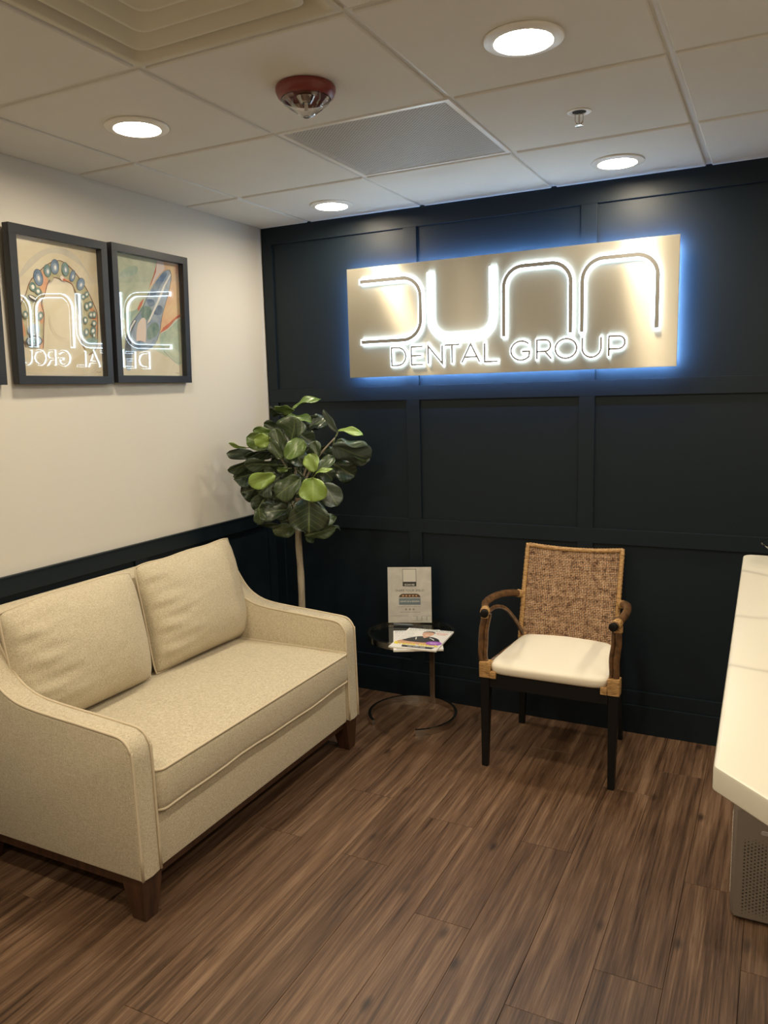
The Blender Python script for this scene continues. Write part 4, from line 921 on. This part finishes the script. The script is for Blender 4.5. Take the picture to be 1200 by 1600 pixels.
# ---- flyer stand on the table (local frame: x right, y away, z up)
def local_thing(name, label, cat, loc, rot, group=None): return thing(name, label, cat, loc, rot, group)
yaw = math.atan2(.079, .199)
t = local_thing('flyer_stand', 'clear acrylic stand holding a grey SHARE YOUR SMILE flyer on the glass table', 'sign', (.862, -.142, TZ+.001), yaw)
ln = math.radians(5)
def LM(x, z, y=0): # board plane leaning back
    return Matrix.Translation((x, y+z*math.sin(ln)-.004, .004+z*math.cos(ln))) @ Matrix.Rotation(PI/2-ln, 4, 'X')
bw, bh = .212, .272
b = nb(); box(b, (-bw/2, -bh/2, -.0015), (bw/2, bh/2, 0)); b.transform(LM(0, bh/2)); obj('backing_sheet', b, M['acrylic'], t, local=True)
FM = [wash('flyer_grey', (.58,.56,.54), (.70,.68,.65), 14), mat('flyer_white', (.75,.73,.70), .5), mat('flyer_black', (.02,.02,.02), .5), mat('flyer_brown', (.10,.05,.025), .5), mat('flyer_orange', (.75,.42,.20), .5), mat('flyer_blue_grey', (.17,.23,.28), .5), mat('flyer_text', (.10,.10,.10), .5), mat('flyer_dim', (.30,.29,.27), .5)]
b = nb()
def quad(x0, x1, z0, z1, k, mi): 
    vs_ = [b.verts.new((x, z, .0004+k*.00012)) for x, z in ((x0,z0),(x1,z0),(x1,z1),(x0,z1))]; b.faces.new(vs_).material_index = mi
def fpoly(pts, k, mi): b.faces.new([b.verts.new((x, z, .0004+k*.00012)) for x, z in pts]).material_index = mi
quad(-bw/2+.001, bw/2-.001, .001, bh-.001, 0, 0)
quad(-.033,.033,.192,.262,1,2); quad(-.031,.031,.200,.260,2,1)
quad(-.033,.033,.178,.1925,1,2)
text_bm(b, 'SCAN ME', .0115, Matrix.Translation((0,.1852,.0008)), 1, .0003)
text_bm(b, 'SHARE YOUR SMILE!', .0155, Matrix.Translation((0,.157,.0006)), 6)
fpoly([(-.052,.124),(.052,.124),(.050,.132),(.043,.139),(.034,.142),(-.034,.142),(-.043,.139),(-.050,.132)], 1, 3)
for k in range(5):
    cx_ = -.032+.016*k; fpoly([(cx_+(.0062 if i % 2 == 0 else .0027)*math.sin(PI*i/5), .132+(.0062 if i % 2 == 0 else .0027)*math.cos(PI*i/5)) for i in range(10)], 2, 4)
quad(-.052,.052,.088,.120,1,5); text_bm(b, 'LEAVE US A REVIEW', .0105, Matrix.Translation((0,.104,.0008)), 1, .0002)
def fbars(x, z, words, h_, mi):
    for w_d in words: quad(x, x+w_d, z-h_/2, z+h_/2, 1, mi); x += w_d+h_*.9
fbars(-.058, .079, (.010,.018,.006,.022,.008,.020,.012), .0022, 7)
for k in range(3): fpoly([(-.018+.018*k+.0045*math.cos(2*PI*i/12), .066+.0045*math.sin(2*PI*i/12)) for i in range(12)], 1, 6); fpoly([(-.018+.018*k+.0022*math.cos(2*PI*i/12), .066+.0022*math.sin(2*PI*i/12)) for i in range(12)], 2, 0)
fbars(-.048, .052, (.014,.010,.022,.008,.024,.010), .0022, 7)
fbars(-.095, .034, (.012,.018,.008,.016,.010,.014), .002, 7)
bb = nb()
def flat_stroke(pts, wd):
    n0 = len(b.verts); tmp = nb(); stroke(tmp, pts, wd, 0, .0001); tmp.transform(Matrix(((1,0,0,0),(0,0,1,0),(0,1,0,.0006),(0,0,0,1))))
    me = bpy.data.meshes.new('x'); tmp.to_mesh(me); tmp.free(); k = len(b.faces); b.from_mesh(me); b.faces.ensure_lookup_table()
    for f in b.faces[k:]: f.material_index = 6
    bpy.data.meshes.remove(me)
bb.free(); g = .020; q = .005
for i, kind in enumerate('DUNN'):
    xx = .012+i*.0235; lo_, hi_ = .010, .034
    if kind == 'D': flat_stroke([(xx,hi_)]+arc(xx+g-q, hi_-q, q, q, 90, 0, 4)+arc(xx+g-q, lo_+q, q, q, 0, -90, 4)+[(xx,lo_)], .0011)
    elif kind == 'U': flat_stroke([(xx,hi_)]+arc(xx+q, lo_+q, q, q, 180, 270, 4)+arc(xx+g-q, lo_+q, q, q, 270, 360, 4)+[(xx+g,hi_)], .0011)
    else: flat_stroke([(xx,lo_)]+arc(xx+q, hi_-q, q, q, 180, 90, 4)+arc(xx+g-q, hi_-q, q, q, 90, 0, 4)+[(xx+g,lo_)], .0011)
b.transform(LM(0, 0)); 
bmesh.ops.recalc_face_normals(b, faces=b.faces); obj('flyer', b, FM, t, local=True)
b = nb(); box(b, (-bw/2, 0, .0025), (bw/2, bh, .0037)); b.transform(LM(0, 0)); obj('front_sheet', b, M['acrylic'], t, local=True)
b = nb(); box(b, (-bw/2, -.010, 0), (bw/2, .075, .002)); obj('foot', b, M['acrylic'], t, local=True)

# ---- grey rod added for a reflection in the stand's foot
t = thing('foot_reflection', 'dark grey rod added on the glass table for a reflection in the foot of the flyer stand', 'foot_reflection', (.845, -.190, TZ+.0065), math.radians(14))
b = nb(); tube(b, [(-.045,0,0),(-.040,0,0),(.040,0,0),(.052,0,0)], [.004,.0052,.0052,.0015], 12); obj('reflection_rod', b, mat('reflection_grey', (.10,.12,.14), .3), t, True, local=True)
b = nb(); box(b, (-.044,-.0012,.0052),(-.008,.0012,.0064)); obj('reflection_bar', b, M['chrome'], t, local=True)

# ---- magazines (local: x right, y up the page)
def magazine(name_label, loc, rot, thick, detail):
    t = thing('magazine', name_label, 'magazine', loc, rot, 'magazines on the glass table')
    w_, h_ = .216, .282
    b = nb(); box(b, (-w_/2+.001, -h_/2+.001, .0006), (w_/2-.001, h_/2-.001, thick-.0006)); obj('pages', b, M['paper'], t, local=True)
    b = nb(); box(b, (-w_/2, -h_/2, 0), (w_/2, h_/2, .0005)); box(b, (-w_/2, -h_/2, thick-.0005), (w_/2, h_/2, thick)); box(b, (-w_/2-.0006, -h_/2, 0), (-w_/2, h_/2, thick)); obj('cover', b, M['cover'], t, local=True)
    b = nb(); Z = thick+.0002
    def pl(pts, k, mi, sm=0):
        P = [Vector((x, y, 0)) for x, y in pts]
        if sm: P = smooth_path(P, sm, True)
        f = b.faces.new([b.verts.new((p.x, p.y, Z+k*.00008)) for p in P]); f.material_index = mi; bmesh.ops.triangulate(b, faces=[f])
    def el(cx_, cy_, a, c, k, mi): pl([(cx_+a*math.cos(2*PI*i/20), cy_+c*math.sin(2*PI*i/20)) for i in range(20)], k, mi)
    text_bm(b, '#WAITINGROOM', .0275, Matrix.Translation((0,.123,Z)), 0, .0000, .93)
    def bars(x, y, words, h_, mi, k=1):      # print too small to read in the photograph
        for w_d in words:
            pl([(x,y-h_/2),(x+w_d,y-h_/2),(x+w_d,y+h_/2),(x,y+h_/2)], k, mi); x += w_d+h_*.9
    for i in range(7 if detail else 9):
        bars(-.103, .100-.021*i, [(.014,.010,.019),(.021,.016),(.009,.024,.008),(.018,.013,.011)][i % 4], .0032, 3 if i % 2 else 1)
    if detail:
        bars(.038, .098, (.022,.030), .0045, 5); bars(.040, .086, (.014,.036), .0045, 5); bars(.048, .074, (.040,), .0045, 5)
        pl([(-.085,-.075),(-.070,-.020),(-.045,.015),(-.012,.035),(.030,.035),(.065,.018),(.085,-.015),(.092,-.075)], 1, 2, 3)       # dark shirt
        pl([(-.006,.030),(.006,.010),(.020,.032),(.018,.055),(-.004,.055)], 2, 4)                                                    # neck
        el(.007, .070, .026, .036, 3, 4)                                                                                             # face
        pl([(-.021,.075),(-.022,.098),(-.006,.110),(.018,.111),(.034,.098),(.035,.076),(.031,.090),(.020,.098),(-.006,.097),(-.017,.090)], 4, 6)   # hair
        el(-.002,.074,.003,.0018,5,6); el(.016,.074,.003,.0018,5,6); pl([(-.004,.056),(.018,.056),(.013,.051),(.001,.051)], 5, 7)
        pl([(-.090,-.040),(-.060,-.048),(.010,-.052),(.075,-.040),(.085,-.058),(.040,-.078),(-.020,-.085),(-.080,-.085),(-.098,-.070)], 2, 8, 3)  # folded arms
        pl([(-.060,-.058),(0,-.064),(.060,-.052),(.062,-.056),(0,-.069),(-.060,-.062)], 3, 4)
        pl([(-.030,.016),(-.022,-.016),(-.026,-.018),(-.034,.014)], 3, 7); pl([(.030,.022),(.052,.004),(.060,-.008),(.056,-.011),(.046,.002),(.027,.018)], 3, 7)
        el(.070, -.050, .036, .026, 6, 9); bars(.050, -.047, (.016,.020), .003, 7, 7); bars(.056, -.055, (.026,), .003, 7, 7)
        text_bm(b, 'Travis Stork', .041, Matrix.Translation((.000,-.086,Z+.0008)), 10, .0009)
        pl([(-.060,-.104),(.090,-.104),(.082,-.128),(-.052,-.128)], 6, 2); bars(-.030, -.116, (.020,.030,.024), .004, 7, 7)
        pl([(-.104,-.062),(-.085,-.068),(-.082,-.098),(-.102,-.092)], 1, 10, 2)
    else:
        pl([(-.095,-.10),(-.04,-.10),(-.04,-.13),(-.095,-.13)], 1, 3)
    MM = [mat('print_teal', (.10,.20,.22), .4), mat('print_grey', (.25,.27,.28), .4), mat('print_dark', (.025,.028,.035), .4), mat('print_pale', (.45,.45,.46), .4), mat('print_skin', (.62,.36,.25), .5),
          mat('print_orange', (.65,.22,.13), .4), mat('print_hair', (.035,.02,.015), .5), mat('print_white', (.8,.8,.8), .4), mat('print_arm', (.55,.30,.19), .5), mat('print_purple', (.32,.10,.48), .4), mat('print_yellow', (.80,.66,.05), .4)]
    bmesh.ops.recalc_face_normals(b, faces=b.faces); obj('cover_print', b, MM, t, local=True)
magazine('lower magazine under the top one on the glass table, only its left side showing', (1.008, -.379, TZ+.0012), math.radians(26), .007, False)
magazine('top magazine with a man in dark scrubs, arms folded, and yellow lettering', (1.030, -.378, TZ+.0088), math.radians(6), .006, True)

# ================================================================ PLANT
t = thing('fiddle_leaf_tree', 'artificial fiddle leaf fig tree with a bare pale trunk in the corner behind the sofa', 'plant', (.395, -.37, 0))
bm = nb(); tp = smooth_path([(.393,-.370,.10),(.391,-.372,.35),(.394,-.368,.62),(.391,-.371,.86),(.398,-.372,1.02),(.40,-.365,1.12)], 5); tube(bm, tp, [.0175-.0035*i/len(tp)+.0006*math.sin(i*1.9) for i in range(len(tp))], 12); tr = obj('trunk', bm, M['trunk'], t, 'all')
bm = nb(); lathe(bm, [(0,0),(.095,0),(.10,.01),(.125,.20),(.128,.215),(.120,.215),(.115,.185),(0,.185)], (.400,-.370,0), 40); obj('pot', bm, M['pot'], t, True)
bm = nb(); lathe(bm, [(.116,.186),(.06,.197),(0,.200)], (.400,-.370,0), 30); obj('moss', bm, M['soil'], t, True)
hubs = [Vector(p) for p in ((.36,-.40,1.42),(.33,-.47,1.30),(.42,-.42,1.20),(.50,-.34,1.30),(.47,-.42,1.10),(.34,-.45,1.15),(.42,-.38,1.00),(.57,-.30,1.33),(.39,-.37,1.30))]
bm = nb()
for h_ in hubs:
    st_ = tp[-8] if h_.z < 1.15 else tp[-4]; mid = st_.lerp(h_, .5)+Vector((0,0,.03)); tube(bm, smooth_path([st_, mid, h_], 5), [.007-.0004*i for i in range(11)], 7)
obj('branches', bm, M['trunk'], t, 'all')
def leaf(row, k):
    bx, by, bz, tx, ty, tz, sx, sy, sz, wd, colr = row
    B, T_ = Vector((bx,by,bz)), Vector((tx,ty,tz)); ax_ = T_-B; ln_ = ax_.length; ax_.normalize(); sd = Vector((sx,sy,sz)); sd = (sd-ax_*sd.dot(ax_)).normalized(); nm = sd.cross(ax_).normalized()
    rnd = random.Random(k); curl = rnd.uniform(.06,.26)*ln_; cup = rnd.uniform(.12,.42); ph = rnd.uniform(0, 6)
    b = nb(); uvl = b.loops.layers.uv.new('UVMap'); NL, NW = 14, 8; G = []; UV = {}
    for i in range(NL+1):
        s_ = i/NL
        shp = (1-abs(2*s_-1)**2.3)**.5*(.74+.34*s_)*(1-.10*math.exp(-((s_-.33)/.12)**2)); shp = max(shp, .03 if i == 0 else .12 if i == NL else 0); row_ = []
        for j in range(NW+1):
            v = -1+2*j/NW; hw_ = wd/2*shp*1.10
            p = B+ax_*(ln_*s_)+sd*(v*hw_)
            d = cup*abs(v)*hw_*1.0 - curl*(s_*s_)*.9 + .11*wd*math.sin(s_*9+ph+(2 if v > 0 else 0))*abs(v)**2 + .05*wd*math.sin(s_*5+v*4+ph)
            q = b.verts.new(p+nm*d); row_.append(q); UV[q] = (.5+v*.5*shp, s_)
        G.append(row_)
    for i in range(NL):
        for j in range(NW):
            f = b.faces.new((G[i][j], G[i+1][j], G[i+1][j+1], G[i][j+1]))
            for lp in f.loops: lp[uvl].uv = UV[lp.vert]
    # petiole, back towards the nearest branch tip
    hb = min(hubs, key=lambda h_: (h_-B).length); e = B+(hb-B)*min(1, .05/max((hb-B).length, 1e-3))
    k0 = set(b.faces); tube(b, [B+ax_*.004, B.lerp(e, .5)-nm*.003, e], [.0022,.0022,.0026], 6)
    for f in b.faces:
        if f not in k0:
            f.material_index = 1
    me = bpy.data.meshes.new('leaf'); b.to_mesh(me); b.free(); me.materials.append(M['leaf']); me.materials.append(M['stem'])
    o = bpy.data.objects.new('leaf', me); COL.objects.link(o); o.parent = t; me.transform(Matrix.Translation(-t.location)); me.polygons.foreach_set('use_smooth', [True]*len(me.polygons))
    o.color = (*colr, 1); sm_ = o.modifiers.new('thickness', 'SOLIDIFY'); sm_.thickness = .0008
for k, row in enumerate(LEAVES): leaf(row, k)

# ================================================================ RECEPTION DESK
t = thing('reception_desk', 'reception counter with a pale veined stone top at the right edge', 'desk', (2.55, -1.75, 0))
def rounded_poly(P, rads, n=6):
    out = []; N = len(P); P = [Vector(p) for p in P]
    for i, p in enumerate(P):
        a, c = (P[i-1]-p).normalized(), (P[(i+1)%N]-p).normalized(); ang = a.angle(c); d = rads[i]/math.tan(ang/2)
        s_, e = p+a*d, p+c*d; ctr = p+(a+c).normalized()*(rads[i]/math.sin(ang/2))
        for k in range(n+1):
            q = s_.lerp(e, k/n); out.append(ctr+(q-ctr).normalized()*rads[i])
    return out
CT = 1.05
cp = rounded_poly([(2.344,-1.045),(2.366,-2.440),(2.50,-2.575),(2.98,-2.60),(2.98,-1.045)], [.025,.014,.02,.02,.02])
bm = nb(); th_ = .036; R = []
cc_ = Vector((2.65,-1.8))
for ins, z in ((.004,CT-th_),(0,CT-th_+.004),(0,CT-.005),(.0015,CT-.0015),(.005,CT)):
    ring_ = []
    N_ = len(cp)
    for i, p in enumerate(cp):
        dd = (cp[(i+1)%N_]-cp[i-1]).normalized(); nn = Vector((-dd.y, dd.x))
        if (cc_-p).dot(nn) < 0: nn = -nn
        q = p+nn*ins; ring_.append(bm.verts.new((q.x, q.y, z)))
    R.append(ring_)
for A, B in zip(R, R[1:]):
    for i in range(len(A)): bm.faces.new((A[i],A[(i+1)%len(A)],B[(i+1)%len(A)],B[i]))
bm.faces.new(R[0][::-1]); bm.faces.new(R[-1]); obj('countertop', bm, M['quartz'], t, True)
bm = nb(); box(bm, (2.60, -2.45, .10), (2.72, -1.22, CT-th_)); obj('front_panel', bm, M['navy'], t)
bm = nb(); box(bm, (2.62, -2.45, 0), (2.72, -1.22, .0999)); obj('toe_kick', bm, M['black_wood'], t)
bm = nb(); box(bm, (2.7201, -2.44, 0), (2.95, -2.40, CT-th_)); obj('end_panel', bm, M['navy'], t); bm = nb(); box(bm, (2.7201, -1.26, 0), (2.95, -1.22, CT-th_)); obj('end_panel', bm, M['navy'], t)

# ---- clear dish at the far end of the counter
t = thing('glass_dish', 'clear flared glass dish at the far end of the counter, cut by the right edge', 'dish', (2.468, -1.13, CT))
bm = nb(); lathe(bm, [(0,.0005),(.040,.0005),(.044,.004),(.046,.015),(.058,.034),(.074,.046),(.079,.050),(.078,.054),(.071,.051),(.054,.038),(.041,.018),(.036,.008),(0,.006)], (2.468,-1.13,CT), 28); obj('bowl', bm, M['lens_clear'], t, True)

# ================================================================ AIR PURIFIER
PX0, PX1, PY0, PY1, PZ = 2.351, 2.640, -1.185, -.960, .352
PZ0 = .012
t = thing('air_purifier', 'silver air purifier with a perforated front on the floor under the counter', 'air purifier', ((PX0+PX1)/2, (PY0+PY1)/2, 0))
bm = nb(); body_o = rounded_poly([(PX0,PY0+.004),(PX1,PY0+.004),(PX1,PY1),(PX0,PY1)], [.030,.030,.03,.03])
def in_poly(pts, d):
    N_ = len(pts); c_ = Vector(((PX0+PX1)/2, (PY0+PY1)/2)); out = []
    for i, p in enumerate(pts):
        dd = (pts[(i+1)%N_]-pts[i-1]).normalized(); nn = Vector((-dd.y, dd.x))
        if (c_-p).dot(nn) < 0: nn = -nn
        out.append(p+nn*d)
    return out
R = []
for ins, z in ((.006,0.004),(0,PZ0),(0,PZ-.002),(.002,PZ),(.006,PZ),(.007,PZ-.004),(.008,PZ-.045),(.05,PZ-.05)):
    R.append([bm.verts.new((p.x, p.y, z)) for p in in_poly(body_o, ins)])
for A, B in zip(R, R[1:]):
    for i in range(len(A)): bm.faces.new((A[i],A[(i+1)%len(A)],B[(i+1)%len(A)],B[i]))
fb = bm.faces.new(R[0][::-1]); ft = bm.faces.new(R[-1]); ft.material_index = 1
for f in bm.faces:
    if all(v.co.z < PZ-.003 and v.co.z > PZ-.06 for v in f.verts): f.material_index = 1
obj('body', bm, [M['silver'], M['dark_plastic']], t, True)
bm = nb(); prism(bm, [(p.x, p.y) for p in in_poly(body_o, .010)], 'z', 0, .0039); obj('base_plate', bm, M['dark_plastic'], t)
# front plate with real holes
bm = nb(); cw, rh, hr = .0090, .0105, .0027; hx0, hz0 = 2.3812, .019; NC, NR = 26, 23; yf, yk = PY0-.001, PY0+.0035
def cell(cx_, cz_, a, c, r_):
    O = []
    for dx_, dz_ in ((1,0),(1,1),(0,1),(-1,1),(-1,0),(-1,-1),(0,-1),(1,-1)): O.append(bm.verts.new((cx_+dx_*a, yf, cz_+dz_*c)))
    I = [bm.verts.new((cx_+r_*math.cos(PI*k/4), yf, cz_+r_*math.sin(PI*k/4))) for k in range(8)]
    K = [bm.verts.new((v.co.x, yk-.0006, v.co.z)) for v in I]
    for k in range(8):
        j = (k+1) % 8; bm.faces.new((O[k],O[j],I[j],I[k])); bm.faces.new((I[k],I[j],K[j],K[k]))
for c in range(NC):
    for r_ in range(NR):
        e = min(r_, NR-1-r_); rad = hr*(.45 if e == 0 else .75 if e == 1 else 1)
        cell(hx0+(c+.5)*cw, hz0+(r_+.5)*rh+(rh/2 if c % 2 else 0), cw/2, rh/2, rad)
for c in range(NC):
    z = hz0 if c % 2 else hz0+NR*rh; vs_ = [bm.verts.new(p) for p in ((hx0+c*cw, yf, z),(hx0+(c+1)*cw, yf, z),(hx0+(c+1)*cw, yf, z+rh/2),(hx0+c*cw, yf, z+rh/2))]; bm.faces.new(vs_)
hx1, hz1 = hx0+NC*cw, hz0+NR*rh+rh/2
for a, c, d, e in ((PX0+.012, hx0, hz0, hz1), (hx1, PX1-.012, hz0, hz1), (PX0+.012, PX1-.012, hz1, PZ-.012), (PX0+.012, PX1-.012, PZ0+.002, hz0)):
    bm.faces.new([bm.verts.new(p) for p in ((a,yf,d),(c,yf,d),(c,yf,e),(a,yf,e))])
o = obj('front_panel', bm, M['silver'], t)
bm = nb(); box(bm, (hx0-.002, yk-.0004, hz0-.002), (hx1+.002, yk+.0004, hz1+.002)); obj('dark_backing', bm, M['dark_plastic'], t)  # plain dark plate behind the holes
bm = nb(); tmpP = rounded_poly([(2.425,.279),(2.570,.279),(2.570,.291),(2.425,.291)], [.0055]*4); prism(bm, [(p.x, p.y) for p in tmpP], 'y', PY0-.0025, PY0-.0011); obj('handle_slot', bm, mat('pale_silver', (.62,.60,.57), .3, .5), t)
bm = nb()
for k in range(22):
    z = .055+k*.0115; box(bm, (PX0-.0015, PY0+.045, z), (PX0+.002, PY1-.04, z+.0055))
obj('side_vents', bm, mat('vent_cream', (.68,.64,.55), .4), t)

# ---- clear acrylic foot at the left edge
t = thing('acrylic_stand_foot', 'clear acrylic foot standing on the floor at the left edge beside the sofa', 'stand', (.292, -2.052, 0))
bm = nb(); lathe(bm, [(0,0),(.030,0),(.034,.004),(.034,.012),(.029,.028),(.022,.045),(.020,.060),(0,.062)], (.292,-2.052,0), 24); obj('foot', bm, M['lens_clear'], t, True)
